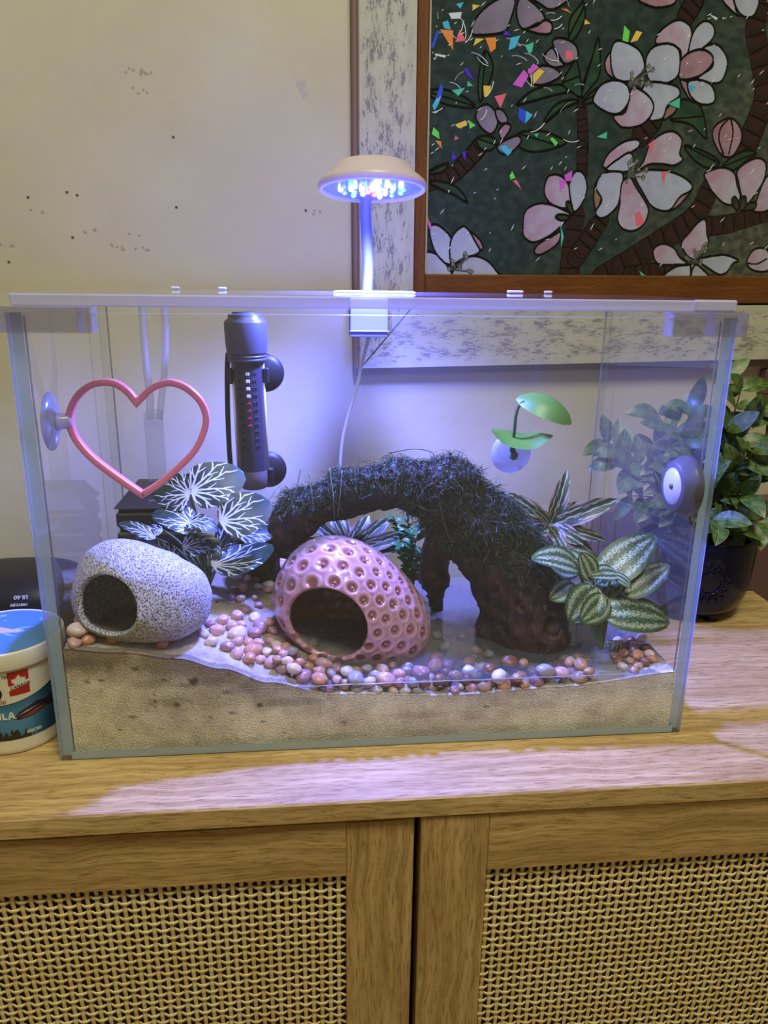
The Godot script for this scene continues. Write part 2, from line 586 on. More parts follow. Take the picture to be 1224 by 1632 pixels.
func vein(im: Image, p: Vector2, ang: float, length: float, r: float, deep: int) -> void:
	var steps := 5
	var q := p
	for i in steps:
		var e := q + Vector2(sin(ang), -cos(ang)) * length / steps
		stroke(im, PackedVector2Array([q, e]), r * (1.0 - 0.14 * i), r * (0.86 - 0.14 * i), srgb(214, 220, 214))
		q = e
		ang += rng.randf_range(-0.16, 0.16)
		if deep > 0 and i > 0:
			vein(im, q, ang + (0.55 if i % 2 == 0 else -0.55), length * 0.3, r * 0.62, deep - 2)

func band_image() -> Image:                        # watermelon-like silver bands following the leaf's outline
	var im := Image.create_empty(192, 256, false, Image.FORMAT_RGB8)
	var n := noise(51, 0.06, 2)
	for y in 256:
		for x in 192:
			var t := 1.0 - y / 255.0
			var w := pow(sin(PI * clampf(pow(t, 0.8), 0.02, 0.98)), 0.62)
			var s := (x / 191.0 - 0.5) * 2.0 / w
			var v := sin(s * 9.5 + 1.57 + n.get_noise_2d(x * 0.8, y * 0.8) * 0.8) + n.get_noise_2d(x * 2.6, y * 1.6) * 2.3
			var edge := smoothstep(0.98, 0.66, absf(s)) * smoothstep(1.0, 0.84, t)
			var c := srgb(42, 72, 36).lerp(srgb(62, 92, 46), 0.5 + n.get_noise_2d(y, x))
			c = c.lerp(srgb(186, 198, 150), clampf(v * 1.6, 0.0, 1.0) * edge * 0.92)
			im.set_pixel(x, y, c)
	return im

func stripe_image() -> Image:                      # long leaf: dark green and cream stripes, rosy margin
	var im := Image.create_empty(96, 256, false, Image.FORMAT_RGB8)
	var n := noise(61, 0.05, 2)
	for y in 256:
		for x in 96:
			var s := (x / 95.0 - 0.5) * 2.0 + n.get_noise_2d(x * 0.3, y * 0.5) * 0.12
			var v := sin(s * 11.0 + 0.8) * 0.5 + n.get_noise_2d(x * 3.0, y * 0.25) * 0.8
			var c := srgb(38, 56, 34).lerp(srgb(170, 168, 116), clampf(v * 2.2 - 0.2, 0.0, 1.0))
			c = c.lerp(srgb(188, 150, 136), smoothstep(0.62, 0.95, absf(s)) * 0.85)
			im.set_pixel(x, y, c)
	return im

func plain_leaf_image() -> Image:
	var im := Image.create_empty(128, 192, false, Image.FORMAT_RGB8)
	var n := noise(71, 0.02, 3)
	for y in 192:
		for x in 128:
			var c := srgb(64, 88, 40).lerp(srgb(96, 122, 62), 0.5 + n.get_noise_2d(x, y) * 1.2)
			var s := absf(x / 127.0 - 0.5) * 2.0
			var rib := absf(fposmod((y / 191.0 + s * 0.22) * 8.0, 1.0) - 0.5)
			if rib > 0.46 and s > 0.06: c = c.lerp(srgb(116, 138, 84), 0.4)
			if s < 0.035: c = srgb(124, 146, 86)
			im.set_pixel(x, y, c)
	return im

# leaf blade from base to tip; face is the side it shows
func blade(base: Vector3, tip: Vector3, face: Vector3, wide: float, arch := 0.12, fold := 0.15, a := 0.8, b := 0.62, wave := 0.0) -> SurfaceTool:
	var d := tip - base
	var len := d.length()
	var y := d / len
	var x := y.cross(face).normalized()
	var z := x.cross(y)
	var nu := 11
	var nv := 7
	var p := PackedVector3Array()
	var uv := PackedVector2Array()
	for i in nu:
		var t := float(i) / (nu - 1)
		var w := pow(sin(PI * clampf(pow(t, a), 0.012, 0.994)), b)
		for j in nv:
			var s := (float(j) / (nv - 1) - 0.5) * 2.0
			var q := base + y * (len * t) + x * (s * w * wide * 0.5)
			q += z * (arch * len * 4.0 * t * (1.0 - t) + fold * wide * 0.5 * absf(s) * w + wave * wide * sin(t * 13.0 + s * 2.0) * absf(s))
			p.append(q)
			uv.append(Vector2(0.5 + 0.5 * s * w, 1.0 - t))
	var st := begin()
	net(st, p, nv, uv)
	return st

func letters_width(text: String, size: float, gap := 1.0) -> float:
	var f := SystemFont.new()
	f.font_names = PackedStringArray(["Droid Sans"])
	f.font_weight = 700
	var at := 0.0
	for ch in text:
		if ch == " ":
			at += size * 0.35
			continue
		var t := TextMesh.new()
		t.font = f
		t.text = ch
		t.font_size = 32
		t.pixel_size = size / 32.0
		at += t.get_aabb().size.x * gap + size * 0.09
	return at

func letters(st: SurfaceTool, text: String, size: float, place: Callable, gap := 1.0) -> void:   # place(x along) -> Transform3D
	var f := SystemFont.new()
	f.font_names = PackedStringArray(["Droid Sans"])
	f.font_weight = 700
	var at := 0.0
	for ch in text:
		if ch == " ":
			at += size * 0.35
			continue
		var t := TextMesh.new()
		t.font = f
		t.text = ch
		t.font_size = 32
		t.pixel_size = size / 32.0
		t.depth = size * 0.05
		var wide: float = t.get_aabb().size.x
		st.append_from(t, 0, place.call(at + wide * 0.5))
		at += wide * gap + size * 0.09

func sand_height(x: float, z: float) -> float:
	var fx := [0.0, 0.045, 0.083, 0.113, 0.145, 0.19, 0.27, 0.36, 0.45]
	var fr := [0.083, 0.0785, 0.0725, 0.0635, 0.0515, 0.0400, 0.0365, 0.0390, 0.048]
	var bk := [0.088, 0.083, 0.079, 0.074, 0.066, 0.055, 0.044, 0.042, 0.046]
	var k := 0
	while k < 7 and x > fx[k + 1]: k += 1
	var t := clampf((x - fx[k]) / (fx[k + 1] - fx[k]), 0.0, 1.0)
	t = t * t * (3.0 - 2.0 * t)
	var d := clampf(-z / 0.2, 0.0, 1.0)
	var h := lerpf(lerpf(fr[k], fr[k + 1], t), lerpf(bk[k], bk[k + 1], t), smoothstep(0.0, 1.0, d))
	h -= 0.012 * exp(-(pow((x - 0.285) / 0.045, 2.0) + pow((z + 0.085) / 0.05, 2.0)))
	return h

# ---------------------------------------------------------------- the scene
func _ready() -> void:
	var cam := Camera3D.new()
	cam.name = "camera"
	cam.transform = Transform3D(Basis(Vector3(0.9951, 0.0125, 0.0977), Vector3(0.0164, 0.9570, -0.2895), Vector3(-0.0971, 0.2897, 0.9522)), Vector3(0.1747, 0.3243, 0.4833))
	cam.fov = 67.1724
	cam.near = 0.01
	add_child(cam)
	cam.current = true
	var env := Environment.new()
	env.background_mode = Environment.BG_COLOR
	env.background_color = Color(0.01, 0.012, 0.02)
	env.tonemap_mode = Environment.TONE_MAPPER_LINEAR
	env.tonemap_exposure = 1.0
	env.sdfgi_enabled = true
	env.ssao_enabled = true
	env.ssil_enabled = true
	var we := WorldEnvironment.new()
	we.name = "world"
	we.environment = env
	add_child(we)
	ceiling_lamp(Vector3(0.0, 1.63, 1.05), 1.9)
	wood = tex(oak_image())

	room()
	window()
	sideboard()
	back_panel()
	aquarium()
	sand_and_water()
	lamp()
	lid()
	heater()
	corner_filter()
	heart_ring()
	leaf_rest()
	magnet_disc()
	stone_cave()
	strawberry_cave()
	driftwood()
	silver_vein_plant()
	banded_plant()
	striped_plants()
	bushy_plant()
	potted_plant()
	food_tub()
	air_pump()
	pebbles()

func ceiling_lamp(at: Vector3, energy: float) -> void:
	var p := WALL * at
	var t := thing("ceiling_lamp", "square white ceiling lamp with a glowing diffuser above the room", "lamp", p)
	var st := begin()
	box(st, p + Vector3(0, 0.005, 0), Vector3(0.5, 0.03, 0.5), 0.004)
	obj("lamp_housing", st, mat("lamp_white", srgb(225, 222, 214), 0.5), t)
	st = begin()
	box(st, p + Vector3(0, -0.014, 0), Vector3(0.46, 0.008, 0.46), 0.002)
	obj("diffuser", st, mat("diffuser_glow", srgb(255, 226, 170), 0.5, {"emission_enabled": true, "emission": srgb(255, 220, 160), "emission_energy_multiplier": 1.0}), t)
	var l := AreaLight3D.new()
	l.name = "ceiling_lamp_light"
	l.area_size = Vector2(0.44, 0.44)
	l.light_color = Color(0.97, 0.985, 0.69).linear_to_srgb()
	l.light_energy = energy
	l.shadow_enabled = true
	l.set("area_range", 8.0)
	add_child(l)
	l.position = p + Vector3(0, -0.03, 0)
	l.rotation_degrees = Vector3(-90, 0, 0)

func room() -> void:
	var im := Image.create_empty(1024, 1024, false, Image.FORMAT_RGB8)
	var a := noise(11, 0.004, 3)
	var b := noise(12, 0.05, 2)
	for y in 1024:
		for x in 1024:
			var t := 0.5 + a.get_noise_2d(x, y) * 0.8 + b.get_noise_2d(x, y) * 0.1
			im.set_pixel(x, y, ramp(srgb(206, 198, 164), srgb(216, 211, 184), t))
	var put := func(q: Vector2, r: float, c: Color) -> void:
		dot(im, Vector2((q.x + 0.45) / 1.1 * 1024.0, (0.85 - q.y) / 1.1 * 1024.0), r, c)
	for q in [Vector2(-0.2975, 0.3896), Vector2(-0.2646, 0.3949), Vector2(-0.2562, 0.3926), Vector2(-0.1692, 0.3852), Vector2(-0.2640, 0.3568), Vector2(-0.3207, 0.3343), Vector2(-0.1676, 0.4455), Vector2(-0.0469, 0.3867)]:
		put.call(q, 1.0, srgb(70, 62, 46))
	rng.seed = 3
	for g in [[Vector2(-0.1994, 0.4978), 6], [Vector2(-0.1860, 0.4972), 9], [Vector2(-0.1942, 0.4816), 5], [Vector2(-0.2267, 0.3488), 6], [Vector2(-0.2036, 0.3487), 4], [Vector2(-0.2470, 0.3637), 4], [Vector2(-0.2908, 0.3787), 3], [Vector2(-0.2088, 0.3619), 2], [Vector2(-0.3215, 0.3495), 4], [Vector2(-0.0395, 0.3858), 4]]:
		for k in g[1]:
			put.call(g[0] + Vector2(rng.randf_range(-0.007, 0.007), rng.randf_range(-0.0025, 0.0025)), rng.randf_range(0.5, 1.0), srgb(172, 160, 128))
	for k in 10:
		put.call(Vector2(-0.0492, 0.4932) + Vector2(rng.randf_range(-0.004, 0.004), rng.randf_range(-0.007, 0.007)), 2.0, srgb(196, 190, 178))
	var hn := NoiseTexture2D.new()
	hn.width = 512; hn.height = 512; hn.seamless = true
	hn.noise = noise(17, 0.02, 4)
	var m := mat("wall_paint", Color.WHITE, 0.75, {"albedo_texture": tex(im), "heightmap_enabled": true, "heightmap_texture": hn, "heightmap_scale": 0.12})
	var plain := mat("plain_wall", srgb(206, 196, 165), 0.8)
	var st := begin()
	span(st, Vector3(-1.5, -0.80, -0.1), Vector3(1.8, 1.66, -0.0005), 0.001, 0, 1.0, WALL)
	var f := func(s: float, h: float) -> Vector3: return WALL * Vector3(s, h, 0)
	var g := func(s: float, h: float) -> Vector2: return Vector2((s + 0.45) / 1.1, (0.85 - h) / 1.1)
	st.set_smooth_group(-1)
	quad(st, f.call(-1.5, -0.8), f.call(-1.5, 1.66), f.call(1.8, 1.66), f.call(1.8, -0.8), g.call(-1.5, -0.8), g.call(-1.5, 1.66), g.call(1.8, 1.66), g.call(1.8, -0.8))
	struct("wall_back", st, m)
	st = begin()
	span(st, Vector3(-1.6, -0.80, -0.1), Vector3(-1.5, 1.66, 2.7), 0.001, 0, 1.0, WALL)
	struct("wall_left", st, plain)
	st = begin()
	span(st, Vector3(1.8, -0.80, -0.1), Vector3(1.9, 1.66, 2.7), 0.001, 0, 1.0, WALL)
	struct("wall_right", st, plain)
	st = begin()
	span(st, Vector3(-1.6, -0.80, 2.6), Vector3(1.9, 1.66, 2.7), 0.001, 0, 1.0, WALL)
	struct("wall_front", st, plain)
	st = begin()
	span(st, Vector3(-1.6, 1.66, -0.1), Vector3(1.9, 1.74, 2.7), 0.001, 0, 1.0, WALL)
	struct("ceiling", st, mat("ceiling_paint", srgb(226, 222, 210), 0.8))
	st = begin()
	span(st, Vector3(-1.6, -0.88, -0.1), Vector3(1.9, -0.80, 2.7), 0.001, 0, 2.0, WALL)
	struct("floor", st, mat("floor_boards", srgb(150, 116, 84), 0.5))

func window() -> void:
	var w := Node3D.new()
	w.name = "window_1"
	add_child(w)
	w.set_meta("kind", "structure")
	w.transform = WALL
	var roll := Transform3D(Basis(Vector3(0, 0, 1), 0.008), Vector3(0, 0.2273, 0)) * Transform3D(Basis(), Vector3(0, -0.2273, 0))
	var X := WALL * roll
	var scuff := tex(scuffed_image())
	var paint := mat("scuffed_paint", Color.WHITE, 0.8, {"albedo_texture": scuff, "heightmap_enabled": true, "heightmap_texture": scuff, "heightmap_scale": 0.03})
	var edge := mat("bare_casing_edge", srgb(140, 112, 104), 0.7)
	# casing boards, mitred at the lower corner
	var board := func(pts: Array, run: Vector2, z0: float, z1: float) -> SurfaceTool:
		var st := begin()
		st.set_smooth_group(-1)
		var n := pts.size()
		var F := []
		var B := []
		var U := []
		var mid := Vector2.ZERO
		for p in pts: mid += p / n
		for p in pts:
			var q: Vector2 = p + (mid - p).normalized() * 0.0006
			F.append(X * Vector3(q.x, q.y, z1)); B.append(X * Vector3(p.x, p.y, z0))
			var k: Vector2 = p - Vector2(-0.001, 0.235)
			U.append(Vector2(k.dot(run) / 0.17, absf(k.dot(run.orthogonal())) / 0.0585 * 0.96 + 0.02))
		quad(st, F[0], F[1], F[2], F[3], U[0], U[1], U[2], U[3])
		for i in n:
			var j := (i + 1) % n
			quad(st, F[i], B[i], B[j], F[j], U[i], U[i], U[j], U[j])
		return st
	obj("casing_board", board.call([Vector2(0.0038, 0.2365), Vector2(0.0038, 1.1), Vector2(0.0585, 1.1), Vector2(0.0585, 0.2975)], Vector2(0, 1), 0.0, 0.02), paint, w)
	obj("casing_board", board.call([Vector2(0.0046, 0.2358), Vector2(0.0590, 0.2966), Vector2(0.95, 0.2966), Vector2(0.95, 0.2358)], Vector2(1, 0), 0.0, 0.02), paint, w)
	var st := begin()
	span(st, Vector3(-0.0008, 0.2275, 0.0), Vector3(0.0042, 1.1, 0.012), 0.001, 1, 1.0, X)
	obj("casing_edge", st, edge, w)
	st = begin()
	span(st, Vector3(-0.0008, 0.2275, 0.0), Vector3(0.95, 0.2362, 0.012), 0.001, 0, 1.0, X)
	obj("casing_edge", st, mat("bare_casing_lower_edge", srgb(122, 112, 98), 0.7), w)
	var oak := mat("window_wood", srgb(150, 104, 62), 0.5, {"albedo_texture": wood, "detail_enabled": false})
	st = begin()
	span(st, Vector3(0.0596, 0.2985, 0.0), Vector3(0.0722, 1.1, 0.016), 0.0015, 1, 5.0, X)
	obj("sash_stile", st, oak, w)
	st = begin()
	span(st, Vector3(0.0722, 0.2990, 0.0), Vector3(0.95, 0.3285, 0.016), 0.0015, 0, 5.0, X)
	obj("sash_rail", st, oak, w)
	st = begin()
	span(st, Vector3(0.0722, 0.3285, 0.0), Vector3(0.0752, 1.1, 0.011), 0.0006, 1, 1.0, X)
	obj("putty_bead", st, mat("putty", srgb(186, 180, 166), 0.7), w)
	# dark strip painted in for the shaded gap between sash and casing
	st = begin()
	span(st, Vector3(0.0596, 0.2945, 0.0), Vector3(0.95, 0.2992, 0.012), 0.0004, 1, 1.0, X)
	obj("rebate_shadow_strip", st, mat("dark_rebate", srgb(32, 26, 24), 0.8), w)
	st = begin()
	st.set_smooth_group(-1)
	var c := func(s: float, h: float) -> Vector3: return X * Vector3(s, h, 0.006)
	var u := func(s: float, h: float) -> Vector2: return Vector2((s - 0.0745) / 0.44, (0.6285 - h) / 0.30)
	quad(st, c.call(0.0745, 0.3275), c.call(0.0745, 1.1), c.call(0.95, 1.1), c.call(0.95, 0.3275), u.call(0.0745, 0.3275), u.call(0.0745, 1.1), u.call(0.95, 1.1), u.call(0.95, 0.3275))
	span(st, Vector3(0.0745, 0.3275, 0.001), Vector3(0.95, 1.1, 0.0055), 0.0001, 0, 0.01, X)
	obj("film_pane", st, mat("film_print", Color.WHITE, 0.22, {"albedo_texture": tex(film_image())}), w)
	# prism film facets, its rainbow glints painted as fixed colours
	var tones := {"y": srgb(250, 214, 92), "o": srgb(250, 150, 70), "p": srgb(246, 120, 140), "m": srgb(226, 110, 226), "b": srgb(60, 90, 240), "c": srgb(80, 200, 240), "g": srgb(120, 236, 100), "v": srgb(90, 50, 220), "w": srgb(226, 240, 244), "t": srgb(90, 214, 180)}
	var facets := [
		["o", [21, 157, 47, 157, 48, 190, 32, 169]], ["b", [14, 161, 20, 159, 10, 188, 3, 189]], ["c", [25, 145, 36, 141, 43, 156, 29, 154]],
		["p", [60, 155, 74, 172, 52, 176]], ["o", [112, 165, 134, 163, 134, 182, 125, 189]], ["v", [152, 149, 166, 157, 149, 158]],
		["c", [165, 161, 184, 156, 175, 177, 161, 183]], ["t", [195, 173, 212, 166, 210, 183, 204, 186]], ["y", [93, 167, 110, 167, 89, 180]],
		["w", [12, 198, 34, 200, 32, 204, 12, 201]], ["v", [70, 222, 77, 218, 93, 239, 79, 232]], ["b", [25, 248, 30, 255, 26, 276, 17, 271]],
		["c", [17, 273, 25, 277, 14, 296, 9, 288]], ["t", [47, 259, 74, 253, 62, 268]], ["t", [80, 241, 91, 249, 79, 250]],
		["y", [112, 247, 128, 247, 124, 263, 115, 267]], ["p", [136, 265, 161, 258, 150, 285]], ["m", [173, 242, 195, 215, 206, 224, 193, 246]],
		["m", [203, 219, 214, 203, 226, 209, 209, 222]], ["y", [215, 221, 227, 211, 239, 215, 217, 240]], ["p", [280, 176, 295, 176, 299, 189, 284, 192]],
		["b", [189, 282, 204, 287, 202, 310, 189, 300]], ["c", [204, 287, 219, 294, 204, 310]], ["y", [56, 319, 78, 310, 81, 319, 64, 325]],
		["g", [84, 310, 99, 318, 87, 325]], ["g", [12, 325, 23, 334, 25, 346, 9, 338]], ["o", [16, 349, 28, 350, 30, 363]],
		["g", [0, 329, 5, 337, 2, 341]], ["p", [57, 338, 65, 343, 56, 347]], ["g", [259, 335, 265, 333, 277, 342, 273, 349]],
		["t", [224, 329, 234, 327, 231, 334]], ["o", [266, 105, 278, 104, 290, 111]], ["y", [319, 119, 331, 126, 318, 128]],
		["w", [37, 129, 63, 125, 61, 136, 43, 138]], ["c", [51, 113, 66, 109, 60, 120]], ["y", [84, 111, 99, 112, 85, 121]],
		["c", [150, 356, 163, 351, 178, 363, 170, 371]], ["g", [181, 399, 189, 411, 179, 415, 176, 408]], ["p", [183, 417, 192, 415, 204, 433]],
		["m", [286, 408, 303, 417, 290, 436]], ["m", [297, 403, 313, 394, 315, 413, 301, 414]], ["t", [297, 504, 305, 522, 301, 543]],
		["o", [2, 482, 7, 498, 4, 501]], ["m", [4, 501, 9, 498, 14, 514, 11, 517]], ["v", [72, 369, 81, 364, 79, 383]], ["v", [53, 368, 61, 379, 52, 384]],
		["g", [405, 124, 418, 133, 417, 152, 404, 150]], ["y", [433, 131, 446, 133, 437, 148, 422, 152]], ["t", [363, 328, 386, 317, 386, 330]],
		["t", [521, 259, 546, 246, 548, 266]], ["c", [562, 218, 582, 223, 572, 232]], ["w", [593, 90, 615, 95, 612, 100]],
		["p", [484, 337, 497, 327, 493, 354]], ["p", [521, 389, 534, 387, 530, 410]], ["p", [468, 473, 477, 468, 493, 491, 474, 499]], ["t", [491, 590, 508, 600, 497, 600]],
	]
	rng.seed = 44
	for q in facets:
		var flat: Array = q[1]
		var n := flat.size() / 2
		var lo := []
		var hi := []
		var tilt := Vector2(rng.randf_range(-0.06, 0.06), rng.randf_range(0.02, 0.1))
		for i in n:
			var p := Vector2(0.0745 + flat[2 * i] / 2000.0, 0.6285 - flat[2 * i + 1] / 2000.0)
			var o := p - Vector2(0.0745 + flat[0] / 2000.0, 0.6285 - flat[1] / 2000.0)
			lo.append(X * Vector3(p.x, p.y, 0.0059))
			hi.append(X * Vector3(p.x, p.y, 0.0068 + maxf(-0.0006, o.dot(tilt))))
		st = begin()
		st.set_smooth_group(-1)
		for i in range(1, n - 1): tri(st, hi[0], hi[i], hi[i + 1])
		for i in n: quad(st, hi[i], lo[i], lo[(i + 1) % n], hi[(i + 1) % n])
		obj("glint_facet", st, mat("facet_" + q[0], tones[q[0]], 0.35), w)
	# fine pale hairlines painting the specular glints of the film
	st = begin()
	st.set_smooth_group(-1)
	for k in 190:
		var p := Vector2(0.0775 + pow(rng.randf(), 1.5) * 0.40, 0.60 - pow(rng.randf(), 1.3) * 0.265)
		var d := Vector2.from_angle(rng.randf_range(0.3, 1.2)) * rng.randf_range(0.002, 0.008)
		var o := d.orthogonal().normalized() * 0.00028
		var P := [p, p + d * 0.5 + o * 1.6, p + d, p + d * 0.5 - o * 1.6]
		var V := []
		for v in P: V.append(X * Vector3(v.x, v.y, 0.0066))
		quad(st, V[0], V[1], V[2], V[3])
		for i in 4: quad(st, V[i], V[(i + 1) % 4], X * Vector3(P[(i + 1) % 4].x, P[(i + 1) % 4].y, 0.006), X * Vector3(P[i].x, P[i].y, 0.006))
	for k in 46:  # pale arcs painting outside light that leaks in at the upper left
		var m := Vector2(0.0775 + pow(rng.randf(), 1.4) * 0.17, 0.6285 - pow(rng.randf(), 1.2) * 0.15)
		var r := rng.randf_range(0.006, 0.022)
		var a0 := rng.randf() * TAU
		for i in 7:
			var c0 := m + Vector2.from_angle(a0 + i * 0.13) * r
			var c1 := m + Vector2.from_angle(a0 + i * 0.13 + 0.13) * r
			if minf(c0.x, c1.x) < 0.0765: continue
			var o := (c1 - c0).orthogonal().normalized() * 0.00034
			quad(st, X * Vector3(c0.x - o.x, c0.y - o.y, 0.0062), X * Vector3(c0.x + o.x, c0.y + o.y, 0.0067), X * Vector3(c1.x + o.x, c1.y + o.y, 0.0067), X * Vector3(c1.x - o.x, c1.y - o.y, 0.0062))
	obj("glint_hairlines", st, mat("glint_pale", srgb(236, 242, 244), 0.3), w).set_meta("kind", "stuff")

var wood: ImageTexture

func oak(key: String, tint: Color) -> StandardMaterial3D:
	return mat(key, tint, 0.5, {"albedo_texture": wood, "heightmap_enabled": true, "heightmap_texture": wood, "heightmap_scale": 0.02})

func sideboard() -> void:
	var t := thing("sideboard", "light oak sideboard with woven cane doors carrying the fish tank", "sideboard", Vector3(0.2, -0.8, -0.1))
	var top := oak("oak_top", srgb(255, 250, 240))
	var front := oak("oak_front", srgb(246, 238, 222))
	var st := begin()
	span(st, Vector3(-0.62, -0.0155, -0.262), Vector3(0.6612, 0.0, 0.0606), 0.0012, 0, 3.4)
	obj("tabletop", st, top, t)
	st = begin()
	span(st, Vector3(0.6425, -0.74, -0.258), Vector3(0.6595, -0.0155, 0.036), 0.001, 1, 3.4)
	obj("side_panel", st, front, t)
	st = begin()
	span(st, Vector3(-0.618, -0.74, -0.258), Vector3(-0.60, -0.0155, 0.036), 0.001, 1, 3.4)
	obj("side_panel", st, front, t)
	st = begin()
	span(st, Vector3(-0.60, -0.74, -0.258), Vector3(0.6425, -0.0155, -0.252), 0.001, 0, 3.4)
	obj("back_board", st, mat("cabinet_dark", srgb(70, 52, 32), 0.8), t)
	st = begin()
	span(st, Vector3(-0.60, -0.74, -0.25), Vector3(0.6425, -0.722, 0.036), 0.001, 0, 3.4)
	obj("bottom_board", st, front, t)
	for x in [-0.58, 0.62]:
		for z in [-0.23, 0.02]:
			st = begin()
			span(st, Vector3(x - 0.02, -0.80, z - 0.02), Vector3(x + 0.02, -0.74, z + 0.02), 0.002, 1, 3.4)
			obj("leg", st, front, t)
	door(t, -0.185, 0.2415, 0.0455, -0.0195, 0.0560, front, -0.6)
	door(t, 0.2457, 0.6595, 0.0462, -0.0165, 0.0585, front, 0.0)
	door(t, -0.612, -0.1895, 0.0455, -0.0195, 0.0560, front, -0.6)

func door(t: Node3D, x0: float, x1: float, sw: float, top: float, zf: float, m: Material, _k: float) -> void:
	var d := Node3D.new()
	d.name = "door"
	t.add_child(d, true)
	var zb := zf - 0.019
	var st := begin()
	span(st, Vector3(x0, -0.735, zb), Vector3(x0 + sw, top, zf), 0.0007, 1, 3.4)
	obj("stile", st, m, d)
	st = begin()
	span(st, Vector3(x1 - sw, -0.735, zb), Vector3(x1, top, zf), 0.0007, 1, 3.4)
	obj("stile", st, m, d)
	st = begin()
	span(st, Vector3(x0 + sw, -0.0628, zb), Vector3(x1 - sw, top, zf - 0.0003), 0.0005, 0, 3.4)
	obj("rail", st, m, d)
	st = begin()
	span(st, Vector3(x0 + sw, -0.36, zb), Vector3(x1 - sw, -0.31, zf - 0.0003), 0.0005, 0, 3.4)
	obj("rail", st, m, d)
	st = begin()
	span(st, Vector3(x0 + sw, -0.735, zb), Vector3(x1 - sw, -0.36, zf - 0.006), 0.0005, 0, 3.4)
	obj("lower_panel", st, m, d)
	st = begin()
	span(st, Vector3(x0 + sw - 0.002, -0.312, zb - 0.001), Vector3(x1 - sw + 0.002, -0.0615, zb + 0.001), 0.0005, 0, 3.4)
	obj("backing", st, mat("cane_backing", srgb(64, 46, 26), 0.9), d)
	if x1 < 0.0: return      # this leaf lies outside the view: its cane is not seen
	var cane := [mat("cane_a", srgb(246, 222, 164), 0.34), mat("cane_b", srgb(238, 210, 148), 0.36), mat("cane_c", srgb(250, 230, 178), 0.32)]
	var dx := 0.00595
	var dy := 0.0062
	var zc := zf - 0.0052
	var nx := int((x1 - x0 - 2.0 * sw) / dx)
	var ny := 40
	var X0 := x0 + sw + 0.5 * dx
	var Y0 := -0.0628 - 0.4 * dy
	var amp := 0.00055
	var up := []
	var over := []
	for par in 2:
		var s := begin()
		var pts := []
		for i in ny * 4 + 1: pts.append(Vector3(0, Y0 + dy * 0.5 - i * dy * 0.25, zc + amp * cos(PI * (i * 0.25 - 0.5 + par))))
		ribbon(s, pts, Vector3(1, 0, 0), 0.0030, 0.0007)
		up.append(done(s))
		s = begin()
		pts = []
		for i in nx * 4 + 3: pts.append(Vector3(X0 - dx * 0.5 + i * dx * 0.25, 0, zc + 0.0003 - 0.0009 * clampf(1.5 * cos(PI * (i * 0.25 - 0.5 + par)), -1.0, 1.0)))
		ribbon(s, pts, Vector3(0, 1, 0), 0.0026, 0.0011)
		over.append(done(s))
	rng.seed = 77
	for i in nx:
		var o := obj("cane_strand", up[i % 2], cane[rng.randi() % 3], d)
		o.position += Vector3(X0 + i * dx + rng.randf_range(-0.0002, 0.0002), 0, 0)
	for j in ny:
		var o := obj("cane_strand", over[j % 2], cane[rng.randi() % 3], d)
		o.position += Vector3(0, Y0 - j * dy + rng.randf_range(-0.0002, 0.0002), 0)

func ribbon(st: SurfaceTool, pts: Array, across: Vector3, w: float, th: float) -> void:   # rounded strip
	var p := PackedVector3Array()
	for i in pts.size():
		var d: Vector3 = (pts[mini(i + 1, pts.size() - 1)] - pts[maxi(i - 1, 0)]).normalized()
		var n := across.cross(d).normalized()
		for k in [[-1, 0], [-0.62, 0.8], [0.62, 0.8], [1, 0], [0.62, -0.8], [-0.62, -0.8]]:
			p.append(pts[i] + across * (w * 0.5 * k[0]) + n * (th * 0.5 * k[1]))
	net(st, p, 6, PackedVector2Array(), true)

func back_panel() -> void:
	var t := thing("wooden_bench", "dark brown wooden bench back behind the potted plant", "bench", WALL * Vector3(0.6, -0.8, 0.03))
	var m := mat("dark_brown_wood", srgb(112, 82, 72), 0.55)
	var st := begin()
	span(st, Vector3(0.29, -0.10, 0.004), Vector3(0.9, 0.070, 0.03), 0.003, 0, 3.0, WALL)
	obj("backrest", st, m, t)
	for x in [0.30, 0.85]:
		st = begin()
		span(st, Vector3(x, -0.80, 0.004), Vector3(x + 0.045, -0.10, 0.045), 0.003, 1, 3.0, WALL)
		obj("leg", st, m, t)
	st = begin()
	span(st, Vector3(0.498, 0.1967, 0.0), Vector3(0.66, 0.2274, 0.014), 0.002, 0, 3.0, WALL)
	tag(obj("wall_block", st, m), "small dark brown wooden block on the wall under the window casing", "block")

